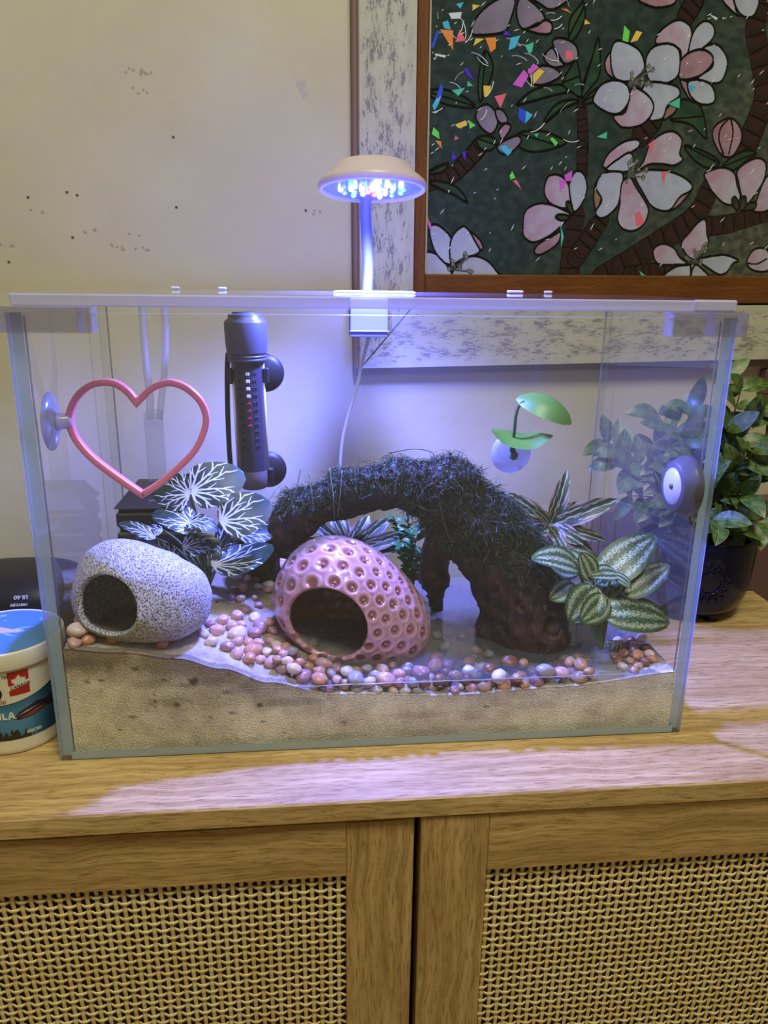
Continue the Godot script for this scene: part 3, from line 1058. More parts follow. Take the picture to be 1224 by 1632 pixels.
func aquarium() -> void:
	var t := thing("aquarium", "clear rectangular glass fish tank standing on the oak sideboard", "aquarium", Vector3.ZERO)
	var g := clear("tank_glass", Color(0.93, 0.95, 1.0, 0.035))
	var e := mat("glass_edge", srgb(168, 190, 212, 0.84), 0.3, {"transparency": BaseMaterial3D.TRANSPARENCY_ALPHA})
	var H := 0.3027
	var T := 0.006
	var D := -0.2133
	# each pane: one clear sheet at its outer face, with its cut edges as deep as the glass
	pane(t, Vector3(0, 0, 0), Vector3(0.45, 0, 0), Vector3(0, H, 0), Vector3(0, 0, -T), g, e)
	var e2 := mat("clear_glass_edge", srgb(150, 166, 176, 0.16), 0.3, {"transparency": BaseMaterial3D.TRANSPARENCY_ALPHA})
	pane(t, Vector3(0, 0, D), Vector3(0.45, 0, 0), Vector3(0, H, 0), Vector3(0, 0, T), g, e2)
	pane(t, Vector3(0.0002, 0.0003, -T), Vector3(0, 0, D + 2 * T), Vector3(0, H - 0.0003, 0), Vector3(T + 0.0012, 0, 0), g, e, e2)
	pane(t, Vector3(0.4498, 0.0003, -T), Vector3(0, 0, D + 2 * T), Vector3(0, H - 0.0003, 0), Vector3(-T + 0.0002, 0, 0), g, e, e2)
	pane(t, Vector3(0.0076, 0.0004, -0.0005), Vector3(0.4362, 0, 0), Vector3(0, 0, D + 0.001), Vector3(0, T, 0), g, e)
	var sil := mat("silicone", srgb(110, 118, 126, 0.5), 0.4, {"transparency": BaseMaterial3D.TRANSPARENCY_ALPHA})
	for x in [0.0082, 0.4428]:
		for z in [-0.0072, D + 0.0072]:
			var st := begin()
			tube(st, [Vector3(x, T, z), Vector3(x, H * 0.5, z), Vector3(x, H - 0.002, z)], 0.0007, 0.0007, 6)
			obj("silicone_seam", st, sil, t)

func pane(t: Node3D, o: Vector3, a: Vector3, b: Vector3, th: Vector3, g: Material, e: Material, far: Material = null) -> void:
	var st := begin()
	st.set_smooth_group(-1)
	quad(st, o, o + b, o + a + b, o + a)
	var mesh := done(st)
	st = begin()
	st.set_smooth_group(-1)
	var c := [o, o + a, o + a + b, o + b]
	for i in 4:
		if far == null or i != 1: quad(st, c[i], c[i] + th, c[(i + 1) % 4] + th, c[(i + 1) % 4])
	st.generate_normals()
	st.commit(mesh)
	if far:
		st = begin()
		st.set_smooth_group(-1)
		quad(st, c[1], c[1] + th, c[2] + th, c[2])
		st.generate_normals()
		st.commit(mesh)
		mesh.surface_set_material(2, far)
	var mi := MeshInstance3D.new()
	mesh.surface_set_material(0, g)
	mesh.surface_set_material(1, e)
	mi.mesh = mesh
	mi.name = "glass_pane"
	t.add_child(mi, true)
	mi.transform = global_of(t).affine_inverse()

func sand_and_water() -> void:
	var n1 := noise(81, 14.0, 3)
	var n2 := noise(82, 60.0, 2)
	var n3 := noise(83, 350.0, 2)
	var clean := srgb(250, 244, 222).srgb_to_linear()
	var dirt_and_shade := srgb(160, 146, 124).srgb_to_linear()
	var hole := srgb(66, 52, 36).srgb_to_linear()
	var silt_and_shade := srgb(112, 106, 98).srgb_to_linear()
	# painted crevice shade and dirt at the front glass: place, width, height, how dark
	var pockets := [[Vector3(0.0937, 0.0554, -0.0062), 0.0052, 0.0032, 0.95], [Vector3(0.0875, 0.0518, -0.0062), 0.0080, 0.0020, 0.5], [Vector3(0.0542, 0.0658, -0.0062), 0.0030, 0.0018, 0.9], [Vector3(0.0508, 0.0282, -0.0062), 0.0032, 0.0013, 0.8], [Vector3(0.0814, 0.0363, -0.0062), 0.0030, 0.0018, 0.8], [Vector3(0.1183, 0.0285, -0.0062), 0.0034, 0.0012, 0.85], [Vector3(0.1156, 0.0447, -0.0062), 0.0040, 0.0018, 0.6], [Vector3(0.1374, 0.0337, -0.0062), 0.0034, 0.0020, 0.9], [Vector3(0.0756, 0.0395, -0.0062), 0.0170, 0.0042, 0.38], [Vector3(0.0638, 0.0538, -0.0062), 0.0150, 0.0040, 0.30], [Vector3(0.0191, 0.0700, -0.0062), 0.0250, 0.0060, 0.30], [Vector3(0.1022, 0.0541, -0.0062), 0.0120, 0.0040, 0.32], [Vector3(0.1627, 0.0355, -0.0062), 0.0260, 0.0036, 0.30], [Vector3(0.1401, 0.0204, -0.0062), 0.0028, 0.0010, 0.7], [Vector3(0.3023, 0.0250, -0.0062), 0.0022, 0.0012, 0.7], [Vector3(0.3631, 0.0275, -0.0062), 0.0016, 0.0007, 0.7], [Vector3(0.2486, 0.0203, -0.0062), 0.0300, 0.0030, 0.20], [Vector3(0.3372, 0.0245, -0.0062), 0.0300, 0.0034, 0.16]]
	var tone := func(p: Vector3) -> Color:
		var deep := sand_height(p.x, p.z) - p.y
		var k := 0.16 + n1.get_noise_3dv(p) * 0.65 + n2.get_noise_3dv(p) * 0.3 + n3.get_noise_3dv(p) * 0.22
		k += 0.95 * smoothstep(0.030, 0.004, deep + n1.get_noise_3dv(p) * 0.012) * smoothstep(0.22, 0.10, p.x) if p.z > -0.012 else 0.0
		k += 0.9 * smoothstep(0.17, 0.25, p.x) * smoothstep(-0.020, -0.045, p.z) + 0.6 * smoothstep(-0.075, -0.11, p.z) * smoothstep(0.06, 0.10, p.x)  # darker toward the middle and rear: dirt, plus shade and reflection painted in
		k += 0.62 * smoothstep(-0.007, -0.011, p.z)  # top surface painted duller to hold back the brightness of the lamp
		var c := clean.lerp(dirt_and_shade, clampf(k, 0.0, 1.0))
		c = c.lerp(silt_and_shade, clampf((k - 1.1) * 0.8, 0.0, 0.7))
		var v := n2.get_noise_3d(p.x * 1.3, p.y * 2.6 + 5.0, p.z)
		if v > 0.62 and p.x < 0.2: c = c.lerp(hole, clampf((v - 0.62) * 9.0, 0.0, 0.9))
		if p.z > -0.012:
			for q in pockets:
				var e: float = pow((p.x - q[0].x) / q[1], 2.0) + pow((p.y - q[0].y) / q[2], 2.0) + n2.get_noise_3dv(p * 2.0) * 0.9
				if e < 1.2: c = c.lerp(hole, q[3] * smoothstep(1.2, 0.35, e))
		return c
	var x0 := 0.0084
	var x1 := 0.4438
	var z0 := -0.0062
	var z1 := -0.2070
	var st := begin()
	var nx := 220
	var nz := 90
	var p := PackedVector3Array()
	var cl := PackedColorArray()
	for j in nz + 1:
		for i in nx + 1:
			var x := lerpf(x0, x1, float(i) / nx)
			var z := lerpf(z0, z1, pow(float(j) / nz, 1.15))
			var h := sand_height(x, z)
			if j > 0: h += n2.get_noise_2d(x * 2.0, z * 2.0) * 0.0012 + n3.get_noise_2d(x, z) * 0.0005
			p.append(Vector3(x, h, z))
			cl.append(tone.call(p[p.size() - 1]))
	net(st, p, nx + 1, PackedVector2Array(), false, cl)
	for side in 4:
		p = PackedVector3Array()
		cl = PackedColorArray()
		var m := nx if side < 2 else nz
		var rows := 46 if side == 0 else 8
		for r in rows + 1:
			for i in m + 1:
				var f := float(i) / m
				var x: float = [lerpf(x0, x1, f), lerpf(x0, x1, f), x0, x1][side]
				var z: float = [z0, z1, lerpf(z0, z1, pow(f, 1.15)), lerpf(z0, z1, pow(f, 1.15))][side]
				var q := Vector3(x, lerpf(sand_height(x, z), 0.0022, float(r) / rows), z)
				p.append(q)
				cl.append(tone.call(q))
		net(st, p, m + 1, PackedVector2Array(), false, cl)
	var grain := NoiseTexture2D.new()
	grain.width = 256; grain.height = 256; grain.seamless = true
	grain.noise = noise(85, 0.16, 2)
	var o := obj("sand", st, mat("sand_grain", Color.WHITE, 0.85, {"vertex_color_use_as_albedo": true, "albedo_texture": tex(speckle_image(384, srgb(255, 255, 255), srgb(246, 244, 240), srgb(150, 140, 124), 86, 0.16, 0.42)), "heightmap_enabled": true, "heightmap_texture": grain, "heightmap_scale": 0.06, "uv1_triplanar": true, "uv1_scale": Vector3(16, 16, 16)}))
	tag(o, "beige sand bed sloping down from left to right inside the tank", "sand", "", "stuff")
	# shallow water: its surface with the raised rim along the glass
	st = begin()
	var y := 0.0468
	p = PackedVector3Array()
	for j in 25:
		for i in 61:
			var x := lerpf(x0, x1, i / 60.0)
			var z := lerpf(z0, z1, j / 24.0)
			p.append(Vector3(x, y + n1.get_noise_2d(x * 2.0, z * 2.0) * 0.00012, z))
	net(st, p, 61)
	var wt := obj("water", st, clear("water_sheet", Color(0.44, 0.47, 0.46, 0.30), 0.03))  # grey tint stands in for dark wood mirrored in the water
	tag(wt, "shallow grey-tinted water over the low right part of the sand", "water", "", "stuff")
	st = begin()
	var ring := []
	for i in 61: ring.append(Vector3(lerpf(0.118, x1 - 0.03, i / 60.0), y + 0.0004 + n1.get_noise_1d(i * 0.02) * 0.0005, z0 - 0.0002))
	tube(st, ring, 0.00045, 0.00045, 6)
	obj("meniscus", st, mat("meniscus", srgb(196, 196, 204, 0.55), 0.15, {"transparency": BaseMaterial3D.TRANSPARENCY_ALPHA}), wt)

func lamp() -> void:
	var t := thing("aquarium_lamp", "white clip-on lamp with a round head glowing blue above the tank", "lamp", Vector3(0.2285, 0.3027, -0.2133))
	var white := mat("lamp_white_plastic", srgb(220, 202, 226), 0.35)
	var X := Transform3D(Basis(Vector3(1, 0, 0), deg_to_rad(-7.0)), Vector3(0.2298, 0.3960, -0.183))
	var st := begin()
	lathe(st, [Vector2(0.0, 0.0175), Vector2(0.018, 0.0172), Vector2(0.0265, 0.0160), Vector2(0.0305, 0.0142), Vector2(0.0345, 0.0085), Vector2(0.0395, 0.0045), Vector2(0.0428, 0.0015), Vector2(0.0437, -0.0015), Vector2(0.0430, -0.0042), Vector2(0.0412, -0.0052), Vector2(0.0402, -0.0046), Vector2(0.0398, -0.002)], 64, X)
	obj("lamp_head", st, white, t)
	st = begin()
	lathe(st, [Vector2(0.0, -0.0022), Vector2(0.020, -0.0022), Vector2(0.0398, -0.0024)], 48, X)
	obj("reflector", st, mat("lamp_reflector", srgb(150, 170, 240), 0.25, {"metallic": 0.3}), t)
	var glow := {"w": [Color(0.75, 0.8, 1.0), 9.0], "b": [Color(0.12, 0.2, 1.0), 8.0], "r": [Color(1.0, 0.15, 0.35), 7.0], "c": [Color(0.2, 0.75, 1.0), 6.0]}
	var k := 0
	for r in [[0.0, 1], [0.0085, 6], [0.017, 11], [0.0255, 14]]:
		for i in int(r[1]):
			var a: float = TAU * i / float(r[1]) + r[0] * 40.0
			var kind: String = ["w", "w", "b", "w", "r", "w", "b"][k % 7] if r[0] < 0.02 else ["c", "b", "w", "b"][k % 4]
			k += 1
			st = begin()
			ball(st, X * Vector3(r[0] * sin(a), -0.0035, r[0] * cos(a)), Vector3(0.0022, 0.0018, 0.0022), 10, 6)
			var e: Array = glow[kind]
			obj("led_bead", st, mat("led_" + kind, srgb(220, 225, 255), 0.3, {"emission_enabled": true, "emission": e[0], "emission_energy_multiplier": e[1]}), t)
	var neck := mat("lamp_neck_blue_lit", srgb(112, 114, 226), 0.4)  # white neck and clamp, the blue lamp light painted into their colour
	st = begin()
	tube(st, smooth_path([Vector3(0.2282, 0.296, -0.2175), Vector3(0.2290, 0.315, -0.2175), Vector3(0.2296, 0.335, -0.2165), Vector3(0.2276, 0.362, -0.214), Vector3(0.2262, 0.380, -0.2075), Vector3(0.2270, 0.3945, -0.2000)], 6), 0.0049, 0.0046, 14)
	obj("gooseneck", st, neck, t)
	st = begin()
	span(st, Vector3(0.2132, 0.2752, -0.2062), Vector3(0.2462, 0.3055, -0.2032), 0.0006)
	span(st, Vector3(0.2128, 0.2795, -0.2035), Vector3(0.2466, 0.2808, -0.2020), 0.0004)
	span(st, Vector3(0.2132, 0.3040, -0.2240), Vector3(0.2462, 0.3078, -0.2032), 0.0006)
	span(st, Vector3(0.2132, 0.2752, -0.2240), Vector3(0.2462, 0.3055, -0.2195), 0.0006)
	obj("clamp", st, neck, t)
	st = begin()
	tube(st, smooth_path([Vector3(0.2305, 0.285, -0.2265), Vector3(0.2303, 0.272, -0.2275), Vector3(0.2258, 0.252, -0.229), Vector3(0.2200, 0.225, -0.231), Vector3(0.2120, 0.198, -0.233), Vector3(0.2060, 0.165, -0.235), Vector3(0.2040, 0.10, -0.238), Vector3(0.206, 0.004, -0.242)], 6), 0.0016, 0.0016, 8)
	obj("power_cord", st, mat("pale_cord", srgb(214, 210, 214), 0.5), t)
	var l := SpotLight3D.new()
	l.name = "aquarium_lamp_light"
	l.light_size = 0.014
	l.light_color = Color(0.15, 0.19, 1.0).linear_to_srgb()
	l.light_energy = 0.74
	l.spot_angle = 76.0
	l.spot_angle_attenuation = 0.85
	l.spot_range = 6.0
	l.spot_attenuation = 2.0
	l.shadow_enabled = true
	add_child(l)
	l.transform = X * Transform3D(Basis(Vector3(1, 0, 0), -PI / 2 - 0.16), Vector3(0, -0.0195, 0.012))

func lid() -> void:
	var t := thing("aquarium_cover", "clear acrylic lid with a front edge tinted for its glow lying over the tank", "lid", Vector3(0, 0.3118, 0))
	var g := clear("lid_acrylic", Color(0.9, 0.9, 1.0, 0.06), 0.04)
	var e := mat("lid_edge_glow", srgb(214, 212, 246, 0.62), 0.35, {"transparency": BaseMaterial3D.TRANSPARENCY_ALPHA})  # clear acrylic, its lilac edge glow put into this tint
	var st := begin()
	st.set_smooth_group(-1)
	quad(st, Vector3(0.0035, 0.3135, -0.001), Vector3(0.0035, 0.3135, -0.196), Vector3(0.4470, 0.3135, -0.196), Vector3(0.4470, 0.3135, -0.001))
	obj("sheet", st, g, t)
	st = begin()
	span(st, Vector3(0.0035, 0.3064, -0.0040), Vector3(0.4470, 0.3135, 0.0), 0.0008)
	obj("front_edge", st, e, t)
	st = begin()
	span(st, Vector3(0.0035, 0.3100, -0.1965), Vector3(0.4470, 0.3135, -0.1945), 0.0005)
	obj("rear_edge", st, clear("lid_rear", Color(0.85, 0.85, 0.95, 0.25), 0.1), t)
	for x in [0.0030, 0.4475]:
		st = begin()
		span(st, Vector3(x - 0.0008, 0.3105, -0.1955), Vector3(x + 0.0008, 0.3135, -0.001), 0.0005)
		obj("side_edge", st, clear("lid_rear", Color.WHITE), t)
	st = begin()
	span(st, Vector3(0.420, 0.3066, -0.0035), Vector3(0.4482, 0.3140, 0.0012), 0.0012)
	obj("corner_cap", st, e, t)
	# round cut-out rim under the lamp, and small pale blocks standing in for highlights at the rear edge
	st = begin()
	var ring := []
	for i in 49: ring.append(Vector3(0.226 + 0.030 * sin(TAU * i / 48.0), 0.3145, -0.110 + 0.030 * cos(TAU * i / 48.0)))
	tube(st, ring, 0.0007, 0.0007, 6, false)
	obj("feeding_hole_rim", st, e, t)
	for x in [0.0685, 0.1065, 0.3540, 0.3830]:
		st = begin()
		box(st, Vector3(x, 0.3150, -0.190), Vector3(0.014 if x == 0.354 else 0.007, 0.0022, 0.004), 0.0008)
		obj("highlight_block", st, mat("highlight_white", srgb(236, 234, 240), 0.3), t)
	var cl := clear("clip_acrylic", Color(0.52, 0.50, 0.56, 0.34), 0.06)
	var ce := mat("clip_edge", srgb(196, 190, 206, 0.22), 0.2, {"transparency": BaseMaterial3D.TRANSPARENCY_ALPHA})
	for s in 2:
		var a: float = -0.0050 if s == 0 else 0.4065
		var b: float = 0.0490 if s == 0 else 0.4560
		var c := thing("lid_clip", "clear acrylic cover clip on the tank %s" % ["rim above the pink heart ring", "rim above the potted plant"][s], "clip", Vector3((a + b) * 0.5, 0.2915, 0.0))
		for z in [[0.0022, 0.0012], [-0.0105, -0.0065]]:
			st = begin()
			st.set_smooth_group(-1)
			quad(st, Vector3(a, 0.2910, z[0]), Vector3(a, 0.3062, z[0]), Vector3(b, 0.3062, z[0]), Vector3(b, 0.2910, z[0]))
			obj("plate", st, cl, c)
		st = begin()
		for x in [a, b, lerpf(a, b, 0.86 if s == 0 else 0.57)]: span(st, Vector3(x - 0.0006, 0.2910, -0.0105), Vector3(x + 0.0006, 0.3062, 0.0022), 0.0003)
		span(st, Vector3(a, 0.3045, -0.0105), Vector3(b, 0.3062, 0.0022), 0.0004)
		obj("edge_rib", st, ce, c)

func heater() -> void:
	var t := thing("aquarium_heater", "upright tube heater with a blue-grey cap in the rear of the tank", "heater", Vector3(0.126, 0.15, -0.185))
	var axis := (Vector3(0.1245, 0.2945, -0.186) - Vector3(0.1272, 0.146, -0.183))
	var X := along(axis, Vector3(0.1272, 0.146, -0.183), Vector3(1, 0, 0))
	X.basis = Basis(X.basis.y.cross(Vector3(0, 0, 1)).normalized(), X.basis.y, X.basis.y.cross(Vector3(0, 0, 1)).normalized().cross(X.basis.y))
	var st := begin()
	lathe(st, [Vector2(0.0, 0.1490), Vector2(0.0135, 0.1490), Vector2(0.0142, 0.1478), Vector2(0.0142, 0.1455), Vector2(0.0170, 0.1435), Vector2(0.0178, 0.1415), Vector2(0.0176, 0.126), Vector2(0.0168, 0.1175), Vector2(0.0166, 0.1165), Vector2(0.0158, 0.1160), Vector2(0.0158, 0.1152), Vector2(0.0166, 0.1147), Vector2(0.0166, 0.1140), Vector2(0.0158, 0.1134), Vector2(0.0158, 0.1126), Vector2(0.0164, 0.1120), Vector2(0.0162, 0.1105), Vector2(0.0135, 0.1095), Vector2(0.0, 0.1095)], 36, X)
	obj("cap", st, mat("heater_cap", srgb(70, 70, 80), 0.45), t)
	st = begin()
	lathe(st, [Vector2(0.0, 0.1475), Vector2(0.009, 0.1500), Vector2(0.0105, 0.1505), Vector2(0.0108, 0.1480)], 24, X)
	obj("dial", st, mat("heater_dial", srgb(60, 60, 68), 0.5), t)
	st = begin()
	lathe(st, [Vector2(0.0122, 0.1100), Vector2(0.0122, 0.0165)], 32, X)
	obj("scale_sleeve", st, mat("heater_sleeve", srgb(52, 50, 62), 0.3), t)
	st = begin()
	for s in [-1, 1]: tube(st, [X * Vector3(0.0129 * s, 0.110, 0.0), X * Vector3(0.0129 * s, 0.014, 0.0)], 0.0011, 0.0011, 8)
	obj("glass_rim", st, mat("heater_rim", srgb(214, 206, 190), 0.3), t)
	st = begin()
	lathe(st, [Vector2(0.0124, 0.0165), Vector2(0.0126, 0.012), Vector2(0.0120, 0.002), Vector2(0.0100, 0.0), Vector2(0.0, 0.0)], 28, X)
	obj("end_cap", st, mat("heater_end", srgb(104, 96, 98), 0.5), t)
	for i in 8:
		st = begin()
		var y := 0.1005 - i * 0.0062
		if i < 4: box(st, Vector3(0.0003, y, 0.0123), Vector3(0.0032, 0.0026, 0.0008), 0.0003, 0, 1.0, X)
		else:
			box(st, Vector3(0.0003, y, 0.0123), Vector3(0.0034, 0.0009, 0.0008), 0.0002, 0, 1.0, X)
			box(st, Vector3(0.0006, y, 0.0123), Vector3(0.0011, 0.0028, 0.0008), 0.0002, 0, 1.0, X)
		obj("scale_mark", st, mat("mark_white", srgb(226, 226, 232), 0.5) if i < 4 else mat("mark_red", srgb(196, 40, 48), 0.5), t)
	st = begin()
	for i in 11:
		for s in [-1, 1]:
			for d in 2:
				var a: float = s * (0.42 + 0.17 * d)
				var p := Vector3(0.0124 * sin(a), 0.1005 - i * 0.0062, 0.0124 * cos(a))
				box(st, Vector3.ZERO, Vector3(0.0012, 0.0026, 0.0004), 0.0001, 0, 1.0, X * Transform3D(Basis(Vector3(0, 1, 0), a), p))
	obj("scale_figures", st, mat("figure_dark", srgb(22, 22, 28), 0.5), t)
	var black := mat("black_rubber", srgb(26, 26, 30), 0.5)
	for y in [0.098, 0.011]:
		st = begin()
		lathe(st, [Vector2(0.0, 0.0005), Vector2(0.0165, 0.0), Vector2(0.0168, 0.0016), Vector2(0.012, 0.0040), Vector2(0.005, 0.0062), Vector2(0.0, 0.0065)], 28, Transform3D(Basis(Vector3(1, 0, 0), PI / 2), Vector3(0.1385, 0.146 + y, -0.2070)))
		obj("suction_cup", st, black, t)
		st = begin()
		for s in [-1, 1]: box(st, X * Vector3(0.0150 * s, y, -0.001), Vector3(0.005, 0.013, 0.008), 0.001)
		tube(st, smooth_path([X * Vector3(-0.0145, y, 0.002), X * Vector3(-0.012, y, -0.009), X * Vector3(0.0, y, -0.0145), X * Vector3(0.012, y, -0.009), X * Vector3(0.0145, y, 0.002)], 4), 0.0018, 0.0018, 6)
		obj("bracket", st, black, t)
	st = begin()
	tube(st, smooth_path([Vector3(0.1085, 0.262, -0.196), Vector3(0.1068, 0.245, -0.197), Vector3(0.1055, 0.205, -0.198), Vector3(0.1058, 0.165, -0.198), Vector3(0.1085, 0.152, -0.197), Vector3(0.1150, 0.150, -0.195)], 6), 0.0023, 0.0023, 8)
	obj("power_cord", st, black, t)

func corner_filter() -> void:
	var t := thing("corner_filter", "black box filter behind the silver-veined plant in the rear corner", "filter", Vector3(0.042, 0.085, -0.18))
	var black := mat("black_plastic", srgb(24, 24, 28), 0.4)
	var st := begin()
	var lo := Vector3(0.0105, 0.082, -0.203)
	for k in 3:
		var y := 0.084 + k * 0.0175
		span(st, Vector3(0.0125, y, -0.204), Vector3(0.072, y + 0.0135, -0.156), 0.002)
		span(st, Vector3(0.0145, y + 0.0135, -0.203), Vector3(0.070, y + 0.0176, -0.159), 0.0008)
	obj("sponge_case", st, black, t)
	st = begin()
	st.set_smooth_group(-1)
	var a := [Vector3(0.0115, 0.1365, -0.155), Vector3(0.073, 0.1365, -0.155), Vector3(0.073, 0.1365, -0.205), Vector3(0.0115, 0.1365, -0.205)]
	var b := [Vector3(0.024, 0.1500, -0.170), Vector3(0.062, 0.1500, -0.170), Vector3(0.062, 0.1500, -0.203), Vector3(0.024, 0.1500, -0.203)]
	for i in 4: quad(st, a[i], b[i], b[(i + 1) % 4], a[(i + 1) % 4])
	quad(st, b[0], b[3], b[2], b[1])
	obj("sloping_cover", st, black, t)
	st = begin()
	tube(st, smooth_path([Vector3(0.062, 0.148, -0.178), Vector3(0.070, 0.1555, -0.178), Vector3(0.078, 0.1590, -0.178)], 4), 0.005, 0.004, 12)
	obj("spout", st, black, t)
	st = begin()
	for q in [[0.034, 0.1455, -0.1705], [0.045, 0.141, -0.163]]: box(st, Vector3(q[0], q[1], q[2]), Vector3(0.012, 0.003, 0.006), 0.001)
	obj("vent", st, mat("filter_grey", srgb(70, 70, 64), 0.5), t)
	var pale := mat("lift_tube", srgb(196, 200, 222, 0.32), 0.3, {"transparency": BaseMaterial3D.TRANSPARENCY_ALPHA})
	st = begin()
	span(st, Vector3(0.0345, 0.149, -0.2035), Vector3(0.0490, 0.2125, -0.1920), 0.001)
	obj("lift_tube", st, pale, t)
	var hose := mat("air_hose", srgb(204, 204, 214, 0.42), 0.2, {"transparency": BaseMaterial3D.TRANSPARENCY_ALPHA})
	for s in 2:
		var h := thing("air_hose", ["clear air hose dropping into the black box filter, nearer the tank's side wall", "clear air hose dropping into the black box filter, nearer the heater"][s], "hose", Vector3(0.04 + 0.012 * s, 0.21, -0.2))
		st = begin()
		if s == 0: tube(st, smooth_path([Vector3(0.0395, 0.311, -0.200), Vector3(0.0385, 0.285, -0.200), Vector3(0.0385, 0.25, -0.200), Vector3(0.0400, 0.230, -0.199), Vector3(0.0390, 0.205, -0.198)], 6), 0.0031, 0.0031, 10)
		else: tube(st, smooth_path([Vector3(0.0560, 0.311, -0.200), Vector3(0.0570, 0.285, -0.200), Vector3(0.0540, 0.25, -0.200), Vector3(0.0500, 0.225, -0.199), Vector3(0.0470, 0.205, -0.198)], 6), 0.0028, 0.0028, 10)
		obj("tube", st, hose, h)

func heart_ring() -> void:
	var t := thing("feeding_ring", "pink heart-shaped floating feeding ring stuck to the side glass", "feeding ring", Vector3(0.0630, 0.18, -0.034))
	var out := [Vector3(0.0629, 0.1800, -0.0340), Vector3(0.0543, 0.1863, -0.0340), Vector3(0.0330, 0.2043, -0.0340), Vector3(0.0229, 0.2171, -0.0340), Vector3(0.0188, 0.2276, -0.0340), Vector3(0.0189, 0.2380, -0.0340), Vector3(0.0250, 0.2498, -0.0340), Vector3(0.0344, 0.2575, -0.0340), Vector3(0.0441, 0.2599, -0.0340), Vector3(0.0526, 0.2587, -0.0340), Vector3(0.0601, 0.2534, -0.0340), Vector3(0.0644, 0.2477, -0.0340), Vector3(0.0718, 0.2546, -0.0340), Vector3(0.0800, 0.2587, -0.0340), Vector3(0.0881, 0.2595, -0.0340), Vector3(0.0975, 0.2558, -0.0340), Vector3(0.1059, 0.2476, -0.0340), Vector3(0.1099, 0.2376, -0.0340), Vector3(0.1089, 0.2271, -0.0340), Vector3(0.1020, 0.2126, -0.0340), Vector3(0.0913, 0.2011, -0.0340), Vector3(0.0760, 0.1882, -0.0340)]
	var pts := []
	var n := out.size()
	for i in n:
		for k in 5:
			var q := []
			for m in [-1, 0, 1, 2]: q.append(out[(i + m + n) % n])
			if i == 0 or i == 11: q[0] = q[1] * 2.0 - q[2]
			if i == n - 1 or i == 10: q[3] = q[2] * 2.0 - q[1]
			pts.append(q[1].cubic_interpolate(q[2], q[0], q[3], k / 5.0))
	var mid := Vector3.ZERO
	for v in pts: mid += v / pts.size()
	var P := PackedVector3Array()
	var N := pts.size()
	for i in N:
		var a: Vector3 = pts[(i - 1 + N) % N]
		var b: Vector3 = pts[(i + 1) % N]
		var d1: Vector3 = (pts[i] - a).normalized()
		var d2: Vector3 = (b - pts[i]).normalized()
		var d: Vector3 = (d1 + d2).normalized()
		var inw := Vector3(d.y, -d.x, 0)
		var w := 0.0041 / maxf(0.45, sqrt((1.0 + d1.dot(d2)) * 0.5))
		for k in [[0.0, 0.003], [0.12, 0.0035], [0.88, 0.0035], [1.0, 0.003], [1.0, -0.003], [0.88, -0.0035], [0.12, -0.0035], [0.0, -0.003]]:
			P.append(pts[i] + inw * (w * k[0]) + Vector3(0, 0, k[1]))
	for k in 8: P.append(P[k])
	var st := begin()
	net(st, P, 8, PackedVector2Array(), true)
	obj("heart_frame", st, mat("pink_plastic", srgb(236, 132, 140), 0.4), t)
	var rub := mat("clear_rubber", srgb(150, 156, 172, 0.5), 0.25, {"transparency": BaseMaterial3D.TRANSPARENCY_ALPHA})
	var S := Transform3D(Basis(Vector3(0, 0, 1), -PI / 2), Vector3(0.0078, 0.2325, -0.034))
	st = begin()
	lathe(st, [Vector2(0.0, 0.0004), Vector2(0.019, 0.0), Vector2(0.0192, 0.0008), Vector2(0.013, 0.0030), Vector2(0.006, 0.0050), Vector2(0.0, 0.0052)], 32, S)
	obj("suction_cup", st, rub, t)
	st = begin()
	lathe(st, [Vector2(0.0, 0.004), Vector2(0.0058, 0.004), Vector2(0.0062, 0.006), Vector2(0.0050, 0.008), Vector2(0.0055, 0.0125), Vector2(0.004, 0.0145), Vector2(0.0, 0.0145)], 20, S)
	obj("connector", st, mat("clear_knob", srgb(206, 200, 214, 0.6), 0.2, {"transparency": BaseMaterial3D.TRANSPARENCY_ALPHA}), t)

